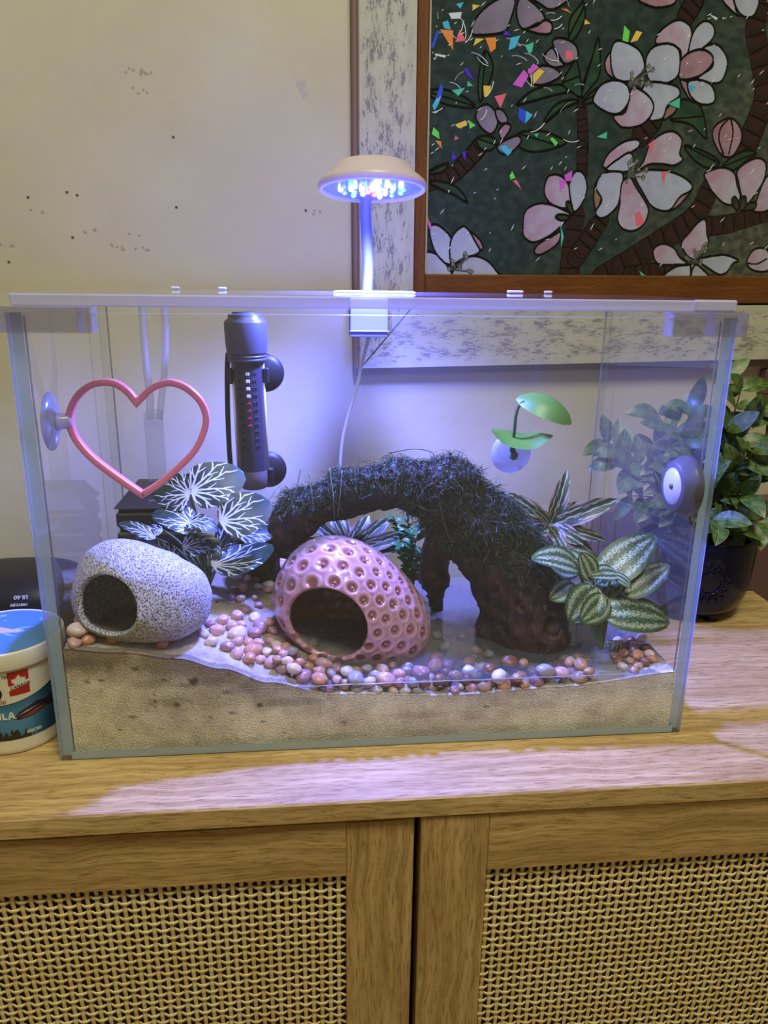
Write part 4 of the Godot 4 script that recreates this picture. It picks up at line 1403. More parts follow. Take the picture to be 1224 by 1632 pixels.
func leaf_rest() -> void:
	var t := thing("leaf_resting_pad", "green artificial leaf rest on a pale suction cup on the rear glass", "leaf rest", Vector3(0.3640, 0.1703, -0.2050))
	var c := Vector3(0.3634, 0.1698, -0.2072)
	var st := begin()
	lathe(st, [Vector2(0.0, 0.0004), Vector2(0.0188, 0.0), Vector2(0.0190, 0.0008), Vector2(0.013, 0.0028), Vector2(0.006, 0.0040), Vector2(0.0, 0.0042)], 32, Transform3D(Basis(Vector3(1, 0, 0), PI / 2), c))
	obj("suction_cup", st, mat("milky_rubber", srgb(190, 194, 216, 0.55), 0.3, {"transparency": BaseMaterial3D.TRANSPARENCY_ALPHA}), t)
	var green := mat("rest_stem", srgb(52, 88, 44), 0.45)
	st = begin()
	ball(st, c + Vector3(0.0012, -0.0008, 0.0065), Vector3(0.0042, 0.0046, 0.0045), 14, 10)
	obj("stem_socket", st, mat("rest_socket", srgb(92, 118, 92), 0.4), t)
	st = begin()
	tube(st, smooth_path([Vector3(0.3628, 0.1751, -0.1990), Vector3(0.3617, 0.1842, -0.1950), Vector3(0.3609, 0.1956, -0.1900), Vector3(0.3607, 0.2074, -0.1880), Vector3(0.3622, 0.2160, -0.1870), Vector3(0.3656, 0.2206, -0.1860), Vector3(0.3694, 0.2202, -0.1850)], 5), 0.0016, 0.0013, 8)
	tube(st, [Vector3(0.3631, 0.1737, -0.2000), Vector3(0.3622, 0.1811, -0.1960)], 0.0030, 0.0014, 8)
	obj("stem", st, green, t)
	var leafm := mat("rest_leaf", srgb(84, 128, 46), 0.38, {"backlight_enabled": true, "backlight": Color(0.25, 0.3, 0.1)})
	obj("leaf", blade(Vector3(0.3619, 0.2236, -0.1920), Vector3(0.4071, 0.2038, -0.1720), Vector3(-0.35, 0.75, 0.65), 0.024, 0.16, -0.12, 0.95, 0.55), leafm, t)
	obj("leaf", blade(Vector3(0.3401, 0.1951, -0.1900), Vector3(0.3935, 0.1916, -0.1800), Vector3(0.0, 0.86, 0.5), 0.024, -0.16, -0.1, 1.0, 0.5, 0.03), leafm, t)

func magnet_disc() -> void:
	var t := thing("magnet_cleaner", "dark round magnet with a pale centre disc on the right-hand glass", "magnet", Vector3(0.4435, 0.1865, -0.0205))
	var S := Transform3D(Basis(Vector3(0, 0, 1), PI / 2), Vector3(0.4435, 0.1865, -0.0205))
	var st := begin()
	lathe(st, [Vector2(0.0, 0.0), Vector2(0.0205, 0.0), Vector2(0.0215, 0.001), Vector2(0.0215, 0.0050), Vector2(0.0213, 0.0054), Vector2(0.0176, 0.0126), Vector2(0.0172, 0.0130), Vector2(0.0, 0.0130)], 48, S)
	obj("housing", st, mat("magnet_grey", srgb(84, 84, 100), 0.4), t)
	st = begin()
	lathe(st, [Vector2(0.0, 0.0136), Vector2(0.0128, 0.0136), Vector2(0.0133, 0.0128)], 40, S)
	obj("centre_disc", st, mat("magnet_disc", srgb(206, 206, 216), 0.4), t)
	st = begin()
	lathe(st, [Vector2(0.0, 0.0146), Vector2(0.0018, 0.0146), Vector2(0.0023, 0.0134)], 20, S)
	obj("screw", st, mat("magnet_screw", srgb(112, 108, 104), 0.3, {"metallic": 0.6}), t)

# hollow body round a centre with a round mouth: outside, lip and inside as one skin
func hollow(c: Vector3, axis: Vector3, a0: float, wall: float, radius: Callable, colour: Callable, na: int, nb: int) -> SurfaceTool:
	var X := along(axis, c, Vector3(0, 1, 0))
	var p := PackedVector3Array()
	var cl := PackedColorArray()
	for i in na + 1:
		var a := lerpf(a0, PI - 0.0001, float(i) / na)
		for j in nb:
			var b := TAU * j / nb
			var d := X.basis * Vector3(sin(a) * sin(b), cos(a), sin(a) * cos(b))
			p.append(c + d * radius.call(d))
			cl.append(colour.call(d, p[p.size() - 1]))
	var st := begin()
	net(st, p, nb, PackedVector2Array(), true, cl)
	# lip and inside
	p = PackedVector3Array()
	cl = PackedColorArray()
	var inside := na / 3
	for i in inside + 4:
		var k := mini(i, 3)
		var a := a0 if i < 3 else lerpf(a0, PI - 0.0001, float(i - 3) / inside)
		for j in nb:
			var b := TAU * j / nb
			var d := X.basis * Vector3(sin(a) * sin(b), cos(a), sin(a) * cos(b))
			var r: float = radius.call(d)
			r -= [0.0, wall * 0.22, wall * 0.78, wall][k]
			var q := c + d * r
			if k == 1 or k == 2: q += X.basis.y * wall * 0.16
			p.append(q)
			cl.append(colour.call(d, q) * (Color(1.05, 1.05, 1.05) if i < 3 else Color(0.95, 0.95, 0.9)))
	net(st, p, nb, PackedVector2Array(), true, cl, true)
	return st

func stone_cave() -> void:
	var t := thing("stone_cave", "speckled grey granite-look ceramic cave with a round entrance, left on the sand", "cave", Vector3(0.053, 0.07, -0.05))
	var c := Vector3(0.0545, 0.1035, -0.0495)
	var ux := Vector3(cos(-0.30), sin(-0.30), 0.0)
	var uy := Vector3(sin(0.30) * 0.93, cos(0.30) * 0.93, -0.30).normalized()
	uy = (uy - ux * uy.dot(ux)).normalized()
	var uz := ux.cross(uy)
	var n := noise(91, 16.0, 2)
	var rad := func(d: Vector3) -> float:
		var x := d.dot(ux)
		var y := d.dot(uy)
		var z := d.dot(uz)
		var hy := 0.0368 - 0.0045 * x
		var r := pow(pow(absf(x / 0.0515), 2.5) + pow(absf(y / hy), 2.5) + pow(absf(z / 0.0385), 2.3), -1.0 / 2.45)
		return r * (1.0 + n.get_noise_3dv(d * 0.08) * 0.05)
	var st := hollow(c, Vector3(-0.0145, 0.0062, 0.0370), 0.490, 0.0042, rad, func(_d, _p): return Color.WHITE, 60, 90)
	var spk := tex(speckle_image(512, srgb(222, 219, 217), srgb(192, 188, 186), srgb(34, 32, 36), 92, 0.100, 0.27))
	obj("cave_body", st, mat("granite", Color.WHITE, 0.8, {"albedo_texture": spk, "uv1_triplanar": true, "uv1_scale": Vector3(9.5, 9.5, 9.5), "heightmap_enabled": true, "heightmap_texture": spk, "heightmap_scale": 0.05}), t)

func strawberry_cave() -> void:
	var t := thing("strawberry_cave", "glossy pink strawberry-shaped ceramic cave with dimpled seeds and a round entrance", "cave", Vector3(0.208, 0.04, -0.08))
	var c := Vector3(0.2095, 0.0725, -0.083)
	var ux := Vector3(cos(-0.56), sin(-0.56), 0.08).normalized()
	var uy := Vector3(sin(0.56) * 0.9, cos(0.56) * 0.9, -0.42).normalized()
	uy = (uy - ux * uy.dot(ux)).normalized()
	var uz := ux.cross(uy)
	var seeds := []
	for ring in 12:
		var th := 0.24 + ring * 0.243
		var cnt := int(round(TAU * sin(th) / 0.272))
		for k in cnt:
			var ph := TAU * (k + 0.5 * (ring % 2)) / cnt
			seeds.append(ux * -cos(th) + (uy * cos(ph) + uz * sin(ph)) * sin(th))
	var base := func(d: Vector3) -> float:
		var x := d.dot(ux)
		var q := Vector2(d.dot(uy), d.dot(uz) * 1.02)
		var hy := 0.0480 - 0.006 * x
		return pow(pow(absf(x / 0.0660), 2.15) + pow(q.length() / hy, 2.15), -1.0 / 2.15)
	var near := func(d: Vector3) -> float:
		var best := -1.0
		for s in seeds:
			var v: float = d.dot(s)
			if v > best: best = v
		return acos(clampf(best, -1.0, 1.0)) * 0.052
	var rad := func(d: Vector3) -> float:
		var e: float = near.call(d)
		return base.call(d) - 0.0016 * smoothstep(0.0046, 0.0020, e) + 0.0005 * smoothstep(0.0078, 0.0056, e) * smoothstep(0.0040, 0.0054, e)
	var n := noise(95, 20.0, 3)
	var glaze := srgb(190, 138, 136).srgb_to_linear()
	var pale := srgb(220, 168, 166).srgb_to_linear()
	var pit := srgb(150, 92, 84).srgb_to_linear()
	var moss := srgb(104, 90, 52).srgb_to_linear()
	var axis := Vector3(-0.0200, 0.0010, 0.0400).normalized()
	var col := func(d: Vector3, p: Vector3) -> Color:
		var e: float = near.call(d)
		var k := glaze.lerp(pale, smoothstep(0.0078, 0.0052, e))
		k = k.lerp(pit, smoothstep(0.0049, 0.0031, e))
		var m := smoothstep(0.40, 1.0, d.dot(Vector3(-0.40, 0.70, -0.52).normalized()) + n.get_noise_3dv(p) * 0.5)
		k = k.lerp(moss, m * 0.85)
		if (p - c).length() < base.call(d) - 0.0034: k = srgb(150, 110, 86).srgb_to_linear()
		return k
	var st := hollow(c, axis, 0.64, 0.0048, rad, col, 120, 190)
	obj("cave_body", st, mat("pink_glaze", Color.WHITE, 0.30, {"vertex_color_use_as_albedo": true, "clearcoat_enabled": true, "clearcoat": 0.6, "clearcoat_roughness": 0.10}), t)
	var ballm := begin()
	ball(ballm, Vector3.ZERO, Vector3(0.0016, 0.0016, 0.0016), 10, 6)
	var bead := done(ballm)
	var bm := mat("seed_glaze", srgb(176, 116, 104), 0.2)
	for s in seeds:
		if acos(clampf(s.dot(axis), -1.0, 1.0)) < 0.72 or s.y < -0.75: continue
		var o := obj("seed", bead, bm, t)
		o.position += c + s * (base.call(s) - 0.0017)

func driftwood() -> void:
	var t := thing("driftwood", "arched dark brown driftwood with moss over its back", "driftwood", Vector3(0.3, 0.04, -0.08))
	var b := [
		[Vector3(0.1346, 0.1075, -0.1500), Vector3(0.1672, 0.1321, -0.1450), 0.0165, 0.0165], [Vector3(0.1672, 0.1321, -0.1450), Vector3(0.2102, 0.1541, -0.1350), 0.0165, 0.0160],
		[Vector3(0.2102, 0.1541, -0.1350), Vector3(0.2503, 0.1640, -0.1200), 0.0160, 0.0175], [Vector3(0.2503, 0.1640, -0.1200), Vector3(0.2875, 0.1593, -0.1100), 0.0175, 0.0250],
		[Vector3(0.2875, 0.1593, -0.1100), Vector3(0.3179, 0.1273, -0.1000), 0.0250, 0.0300], [Vector3(0.3179, 0.1273, -0.1000), Vector3(0.3388, 0.0890, -0.0850), 0.0300, 0.0300],
		[Vector3(0.3388, 0.0890, -0.0850), Vector3(0.3507, 0.0576, -0.0680), 0.0280, 0.0220], [Vector3(0.3507, 0.0576, -0.0680), Vector3(0.3618, 0.0478, -0.0580), 0.0220, 0.0150],
		[Vector3(0.3534, 0.1084, -0.1050), Vector3(0.3687, 0.0861, -0.0900), 0.0190, 0.0170], [Vector3(0.3687, 0.0861, -0.0900), Vector3(0.3669, 0.0590, -0.0640), 0.0150, 0.0125],
		[Vector3(0.2843, 0.1294, -0.1120), Vector3(0.2795, 0.0842, -0.1220), 0.0140, 0.0105], [Vector3(0.2795, 0.0842, -0.1220), Vector3(0.2835, 0.0510, -0.1300), 0.0105, 0.0055],
		[Vector3(0.1346, 0.1075, -0.1500), Vector3(0.1361, 0.0770, -0.1650), 0.0145, 0.0130], [Vector3(0.3203, 0.0520, -0.0820), Vector3(0.3515, 0.0422, -0.0600), 0.0120, 0.0130],
	]
	var warp := noise(101, 30.0, 3)
	var ridge := noise(102, 60.0, 2)
	var knob := Vector3(0.3624, 0.0668, -0.0500)
	var f := func(p: Vector3) -> float:
		var d := 1.0
		for c in b:
			var e := capsule(p, c[0], c[1], c[2], c[3])
			if e < 0.03: d = blend(d, e, 0.010)
			else: d = minf(d, e)
		if d > 0.02: return d
		d += warp.get_noise_3dv(p) * 0.0042
		d += absf(ridge.get_noise_3d(p.x * 2.2 + p.y * 0.9, p.y * 0.6, p.z * 1.6)) * 0.0075 - 0.0022
		d = maxf(d, 0.0045 - (p - knob).length() * 0.62)
		return d
	var got := skin(f, Vector3(0.118, 0.012, -0.190), Vector3(0.412, 0.206, -0.024), 0.0030)
	var V: PackedVector3Array = got[0]
	var I: PackedInt32Array = got[1]
	var st := begin()
	st.set_smooth_group(0)
	var streak := noise(103, 50.0, 3)
	var dark := srgb(16, 11, 9).srgb_to_linear()
	var warm := srgb(76, 46, 32).srgb_to_linear()
	for v in V:
		var k := 0.40 + streak.get_noise_3d(v.x * 2.2, v.y * 0.6, v.z * 2.2) * 0.9
		var grown := smoothstep(-0.008, 0.006, v.y - (0.140 if v.x < 0.2 else lerpf(0.135, 0.098, clampf((v.x - 0.25) / 0.12, 0.0, 1.0))))
		st.set_color(dark.lerp(warm, clampf(k, 0.0, 1.0)).lerp(srgb(26, 32, 22).srgb_to_linear(), grown * 0.85))
		st.add_vertex(v)
	for i in I: st.add_index(i)
	st.generate_normals()
	var mesh := st.commit()
	var fibre := NoiseTexture2D.new()
	fibre.width = 256; fibre.height = 256; fibre.seamless = true
	fibre.noise = noise(104, 0.03, 4)
	obj("wood", mesh, mat("wet_wood", Color.WHITE, 0.55, {"vertex_color_use_as_albedo": true, "heightmap_enabled": true, "heightmap_texture": fibre, "heightmap_scale": 0.16, "uv1_triplanar": true, "uv1_scale": Vector3(34, 7, 34)}), t)
	var N: PackedVector3Array = mesh.surface_get_arrays(0)[Mesh.ARRAY_NORMAL]
	var VV: PackedVector3Array = mesh.surface_get_arrays(0)[Mesh.ARRAY_VERTEX]
	# moss: a tangle of fine strands over the back of the arch
	rng.seed = 202
	st = begin()
	st.set_smooth_group(-1)
	var greens := [srgb(34, 54, 34).srgb_to_linear(), srgb(48, 70, 40).srgb_to_linear(), srgb(62, 78, 52).srgb_to_linear(), srgb(24, 40, 28).srgb_to_linear(), srgb(86, 92, 66).srgb_to_linear()]
	var made := 0
	var tries := 0
	while made < 13000 and tries < 150000:
		tries += 1
		var i := rng.randi() % VV.size()
		var v := VV[i]
		var n := N[i]
		var low := 0.140 if v.x < 0.2 else lerpf(0.135, 0.098, clampf((v.x - 0.25) / 0.12, 0.0, 1.0))
		if v.y < low - rng.randf() * 0.006: continue
		if n.y < (0.15 if v.x < 0.25 else -0.55) - rng.randf() * 0.25: continue
		var clump := warp.get_noise_3dv(v * 1.5)
		if clump < -0.25 and rng.randf() < 0.6: continue
		made += 1
		var long := rng.randf_range(0.005, 0.015)
		var d := (n * rng.randf_range(0.0, 0.6) + Vector3(rng.randf_range(-1, 1), rng.randf_range(-0.5, 0.5), rng.randf_range(-1, 1))).normalized()
		var p := v - n * 0.0005
		var w := rng.randf_range(0.00022, 0.00042)
		st.set_color(greens[rng.randi() % 5])
		var side := d.cross(Vector3(rng.randf_range(-1, 1), rng.randf_range(-1, 1), rng.randf_range(-1, 1))).normalized()
		for k in 4:
			var q := p + d * long * 0.25
			var s2 := side * w * (1.0 - 0.22 * k)
			var o := d.cross(side).normalized() * w * 0.8
			quad(st, p - s2, q - s2, q + o, p + o)
			quad(st, p + o, q + o, q + s2, p + s2)
			p = q
			d = (d + Vector3(rng.randf_range(-0.5, 0.5), rng.randf_range(-0.9, 0.3), rng.randf_range(-0.7, 0.7)) - n * 0.25).normalized()
	obj("moss", st, mat("moss_strands", Color.WHITE, 0.6, {"vertex_color_use_as_albedo": true}), t).set_meta("kind", "stuff")
	# long loose runners that hang from the moss
	st = begin()
	for q in [[Vector3(0.1691, 0.1747, -0.1380), Vector3(0.1648, 0.1588, -0.1280), Vector3(0.1584, 0.1420, -0.1220)], [Vector3(0.1752, 0.1714, -0.1360), Vector3(0.1774, 0.1544, -0.1240), Vector3(0.1777, 0.1401, -0.1220)], [Vector3(0.1920, 0.1764, -0.1300), Vector3(0.1945, 0.1564, -0.1160), Vector3(0.1953, 0.1369, -0.1140)], [Vector3(0.2021, 0.1746, -0.1260), Vector3(0.2000, 0.1569, -0.1140), Vector3(0.1978, 0.1390, -0.1120)], [Vector3(0.1479, 0.1552, -0.1420), Vector3(0.1405, 0.1479, -0.1300), Vector3(0.1318, 0.1407, -0.1260)], [Vector3(0.2402, 0.1891, -0.1250), Vector3(0.2599, 0.1936, -0.1200), Vector3(0.2745, 0.1910, -0.1150), Vector3(0.2748, 0.1824, -0.1120)], [Vector3(0.3129, 0.1746, -0.1000), Vector3(0.3212, 0.1681, -0.0950), Vector3(0.3227, 0.1566, -0.0900)], [Vector3(0.2757, 0.1588, -0.0850), Vector3(0.2832, 0.1320, -0.0800), Vector3(0.2933, 0.1266, -0.0800)], [Vector3(0.2549, 0.1562, -0.0950), Vector3(0.2715, 0.1503, -0.0880), Vector3(0.2853, 0.1589, -0.0840)]]:
		tube(st, smooth_path(q, 5), 0.0006, 0.0004, 5)
	obj("moss_runners", st, mat("moss_runner", srgb(92, 98, 74), 0.55), t)

func stalk(t: Node3D, pts: Array, r0: float, r1: float, m: Material) -> void:
	var st := begin()
	tube(st, smooth_path(pts, 4), r0, r1, 7)
	obj("stem", st, m, t)

func silver_vein_plant() -> void:
	var t := thing("silver_vein_plant", "artificial plant of dark leaves with branching white veins behind the granite cave", "plant", Vector3(0.0910, 0.0863, -0.1150))
	var lm := mat("vein_leaf", Color.WHITE, 0.42, {"albedo_texture": tex(vein_image())})
	var sm := mat("vein_stem", srgb(70, 92, 40), 0.5)
	var root := Vector3(0.0921, 0.0820, -0.1120)
	var L := [
		[Vector3(0.0809, 0.1606, -0.1180), Vector3(0.1238, 0.1709, -0.1280), Vector3(-0.1, 0.55, 0.85), 0.0385, 0.06, 0.06],
		[Vector3(0.0833, 0.1613, -0.1080), Vector3(0.0537, 0.1647, -0.1120), Vector3(-0.1, 0.45, 0.9), 0.0300, 0.05, 0.05],
		[Vector3(0.1048, 0.1396, -0.1040), Vector3(0.1446, 0.1492, -0.1180), Vector3(0.15, 0.55, 0.8), 0.0370, 0.06, 0.05],
		[Vector3(0.0871, 0.1377, -0.0980), Vector3(0.0547, 0.1479, -0.1000), Vector3(-0.1, 0.88, 0.5), 0.0270, 0.10, 0.16],
		[Vector3(0.0792, 0.1409, -0.0980), Vector3(0.1042, 0.1356, -0.0940), Vector3(0.2, 0.90, 0.45), 0.0180, 0.16, 0.2],
		[Vector3(0.0970, 0.1063, -0.0980), Vector3(0.1458, 0.1150, -0.1120), Vector3(0.05, 0.86, 0.5), 0.0310, -0.08, 0.1],
		[Vector3(0.0744, 0.1180, -0.1050), Vector3(0.1036, 0.1226, -0.1080), Vector3(0.0, 0.7, 0.7), 0.0200, 0.05, 0.1],
		[Vector3(0.0520, 0.1224, -0.1180), Vector3(0.0222, 0.1325, -0.1280), Vector3(0.1, 0.75, 0.6), 0.0120, 0.1, 0.1],
		[Vector3(0.0692, 0.1058, -0.1080), Vector3(0.0455, 0.1200, -0.1100), Vector3(-0.1, 0.7, 0.7), 0.0190, 0.1, 0.1],
		[Vector3(0.1170, 0.1230, -0.1250), Vector3(0.1472, 0.1225, -0.1380), Vector3(0.2, 0.6, 0.7), 0.0260, 0.05, 0.1],
		[Vector3(0.0989, 0.1136, -0.1250), Vector3(0.1367, 0.1243, -0.1400), Vector3(0.1, 0.5, 0.8), 0.0280, 0.05, 0.1],
		[Vector3(0.0891, 0.1173, -0.1120), Vector3(0.1044, 0.1102, -0.1040), Vector3(0.1, 0.75, 0.6), 0.0160, 0.1, 0.1],
		[Vector3(0.0970, 0.1053, -0.1150), Vector3(0.1110, 0.1264, -0.1150), Vector3(0.3, 0.4, 0.8), 0.0120, 0.1, 0.2],
		[Vector3(0.0570, 0.1269, -0.1250), Vector3(0.0335, 0.1194, -0.1280), Vector3(0.0, 0.8, 0.5), 0.0130, 0.1, 0.15],
	]
	for q in L:
		obj("leaf", blade(q[0], q[1], q[2], q[3], q[4], q[5], 0.62, 0.42, 0.012), lm, t)
		var mid: Vector3 = root.lerp(q[0], 0.55) + Vector3(0, 0.006, -0.004)
		stalk(t, [root, mid, q[0]], 0.0016, 0.0009, sm)

func banded_plant() -> void:
	var t := thing("banded_leaf_plant", "artificial plant with green leaves banded silver like a watermelon, front right corner", "plant", Vector3(0.4026, 0.0458, -0.0480))
	var lm := mat("band_leaf", Color.WHITE, 0.38, {"albedo_texture": tex(band_image())})
	var sm := mat("band_stem", srgb(96, 120, 58), 0.5)
	var root := Vector3(0.4026, 0.0458, -0.0480)
	var L := [
		[Vector3(0.3980, 0.0975, -0.0600), Vector3(0.4503, 0.1303, -0.0780), Vector3(-0.25, 0.62, 0.75), 0.0290, 0.05, 0.06],
		[Vector3(0.3819, 0.1113, -0.0580), Vector3(0.3421, 0.1227, -0.0520), Vector3(0.1, 0.80, 0.5), 0.0230, 0.14, 0.1],
		[Vector3(0.4033, 0.1005, -0.0680), Vector3(0.3809, 0.1196, -0.0780), Vector3(0.1, 0.6, 0.75), 0.0200, 0.05, 0.1],
		[Vector3(0.4172, 0.0895, -0.0550), Vector3(0.4568, 0.1110, -0.0620), Vector3(-0.2, 0.70, 0.65), 0.0220, 0.04, 0.08],
		[Vector3(0.3944, 0.0994, -0.0480), Vector3(0.3720, 0.0743, -0.0400), Vector3(-0.2, 0.50, 0.85), 0.0270, 0.06, 0.12],
		[Vector3(0.4015, 0.0925, -0.0440), Vector3(0.3785, 0.0769, -0.0340), Vector3(0.0, 0.45, 0.9), 0.0200, 0.06, 0.1],
		[Vector3(0.3987, 0.0781, -0.0460), Vector3(0.4570, 0.0679, -0.0500), Vector3(0.0, 0.75, 0.65), 0.0290, 0.10, 0.06],
		[Vector3(0.4139, 0.1060, -0.0560), Vector3(0.3873, 0.1081, -0.0500), Vector3(0.0, 0.85, 0.5), 0.0150, 0.1, 0.1],
		[Vector3(0.3790, 0.0988, -0.0580), Vector3(0.3589, 0.0883, -0.0520), Vector3(-0.1, 0.5, 0.85), 0.0160, 0.05, 0.12],
		[Vector3(0.4074, 0.1070, -0.0540), Vector3(0.4211, 0.0984, -0.0460), Vector3(0.2, 0.8, 0.5), 0.0110, 0.1, 0.1],
		[Vector3(0.4031, 0.0820, -0.0560), Vector3(0.4276, 0.0940, -0.0640), Vector3(0.1, 0.6, 0.7), 0.0180, 0.06, 0.1],
		[Vector3(0.3828, 0.1100, -0.0560), Vector3(0.3570, 0.1184, -0.0600), Vector3(-0.1, 0.8, 0.6), 0.0190, -0.1, 0.1],
		[Vector3(0.3920, 0.1035, -0.0520), Vector3(0.3814, 0.1254, -0.0560), Vector3(0.1, 0.5, 0.85), 0.0160, 0.06, 0.1],
	]
	for q in L:
		obj("leaf", blade(q[0], q[1], q[2], q[3] * 1.12, q[4], q[5], 0.80, 0.55, 0.01), lm, t)
		var mid: Vector3 = root.lerp(q[0], 0.5) + Vector3(0, 0.004, -0.006)
		stalk(t, [root, mid, q[0]], 0.0015, 0.0009, sm)
	var st := begin()
	rng.seed = 9
	for k in 9:
		var p := root + Vector3(rng.randf_range(0.0, 0.012), 0.001, rng.randf_range(0.0, 0.006))
		tube(st, smooth_path([root + Vector3(0.004, 0.006, 0.001), p + Vector3(0.0, 0.008, 0.002), p], 4), 0.0006, 0.0004, 5)
	obj("root_fringe", st, mat("root_pale", srgb(150, 164, 92), 0.6), t)

func striped_plants() -> void:
	var lm := mat("stripe_leaf", Color.WHITE, 0.42, {"albedo_texture": tex(stripe_image())})
	var sets := [
		["artificial striped pink and green grassy plant behind the strawberry cave", Vector3(0.2097, 0.0782, -0.1650), Vector3(0.2095, 0.0919, -0.1600),
			[[Vector3(0.1449, 0.0947, -0.1500), 0.020], [Vector3(0.1521, 0.0790, -0.1480), 0.017], [Vector3(0.1699, 0.1045, -0.1600), 0.014], [Vector3(0.1778, 0.1173, -0.1700), 0.016], [Vector3(0.1946, 0.1213, -0.1750), 0.013], [Vector3(0.2060, 0.1178, -0.1780), 0.012], [Vector3(0.2285, 0.1198, -0.1780), 0.016], [Vector3(0.2476, 0.1180, -0.1750), 0.016], [Vector3(0.2636, 0.1067, -0.1650), 0.015], [Vector3(0.2598, 0.0955, -0.1600), 0.014], [Vector3(0.2355, 0.0802, -0.1500), 0.016], [Vector3(0.1817, 0.0990, -0.1500), 0.015], [Vector3(0.2253, 0.1114, -0.1500), 0.014], [Vector3(0.1620, 0.0869, -0.1450), 0.013]]],
		["artificial striped pink and green plant rising behind the driftwood on the right", Vector3(0.3953, 0.0859, -0.1650), Vector3(0.3921, 0.1114, -0.1650),
			[[Vector3(0.4089, 0.1595, -0.1780), 0.016], [Vector3(0.4512, 0.1367, -0.1600), 0.019], [Vector3(0.3509, 0.1413, -0.1700), 0.016], [Vector3(0.4178, 0.0997, -0.1450), 0.016], [Vector3(0.4398, 0.1010, -0.1500), 0.013], [Vector3(0.3659, 0.1097, -0.1500), 0.015], [Vector3(0.3723, 0.1316, -0.1500), 0.012], [Vector3(0.3993, 0.0948, -0.1400), 0.014], [Vector3(0.3611, 0.1206, -0.1600), 0.013], [Vector3(0.4292, 0.0905, -0.1500), 0.014], [Vector3(0.4216, 0.1291, -0.1800), 0.013]]],
	]
	for q in sets:
		var t := thing("striped_plant", q[0], "plant", q[1])
		stalk(t, [q[1] - Vector3(0, 0.02, 0), q[1], q[2]], 0.003, 0.0022, mat("stripe_stem", srgb(104, 112, 62), 0.5))
		for l in q[3]:
			var d: Vector3 = l[0] - q[2]
			var face := Vector3(-d.x * 0.4, 0.45, 0.85).normalized()
			obj("leaf", blade(q[2] + d * 0.05, l[0], face, l[1], 0.10, 0.22, 0.85, 0.7, 0.02), lm, t)

func bushy_plant() -> void:
	var t := thing("bushy_plant", "small bushy bright green artificial plant under the driftwood arch", "plant", Vector3(0.2672, 0.0582, -0.1580))
	var lm := mat("bushy_leaf", srgb(46, 120, 62), 0.4, {"backlight_enabled": true, "backlight": Color(0.12, 0.25, 0.1)})
	var sm := mat("bushy_stem", srgb(50, 96, 50), 0.5)
	rng.seed = 66
	var tops := [Vector3(0.2504, 0.1195, -0.1700), Vector3(0.2621, 0.1255, -0.1650), Vector3(0.2739, 0.1187, -0.1600), Vector3(0.2558, 0.0985, -0.1550), Vector3(0.2708, 0.0941, -0.1500), Vector3(0.2632, 0.1117, -0.1500)]
	for e in tops:
		var a := Vector3(0.2673, 0.0552, -0.1580)
		var path := smooth_path([a, a.lerp(e, 0.5) + Vector3(rng.randf_range(-0.004, 0.004), 0.004, 0), e], 6)
		var st := begin()
		tube(st, path, 0.0009, 0.0006, 6)
		obj("stem", st, sm, t)
		for k in range(3, path.size()):
			for s in 2:
				var ang := rng.randf() * TAU
				var d := Vector3(cos(ang), rng.randf_range(0.1, 0.7), sin(ang)).normalized()
				obj("leaf", blade(path[k], path[k] + d * rng.randf_range(0.007, 0.011), Vector3(0.1, 0.8, 0.5), rng.randf_range(0.004, 0.006), 0.1, 0.1), lm, t)

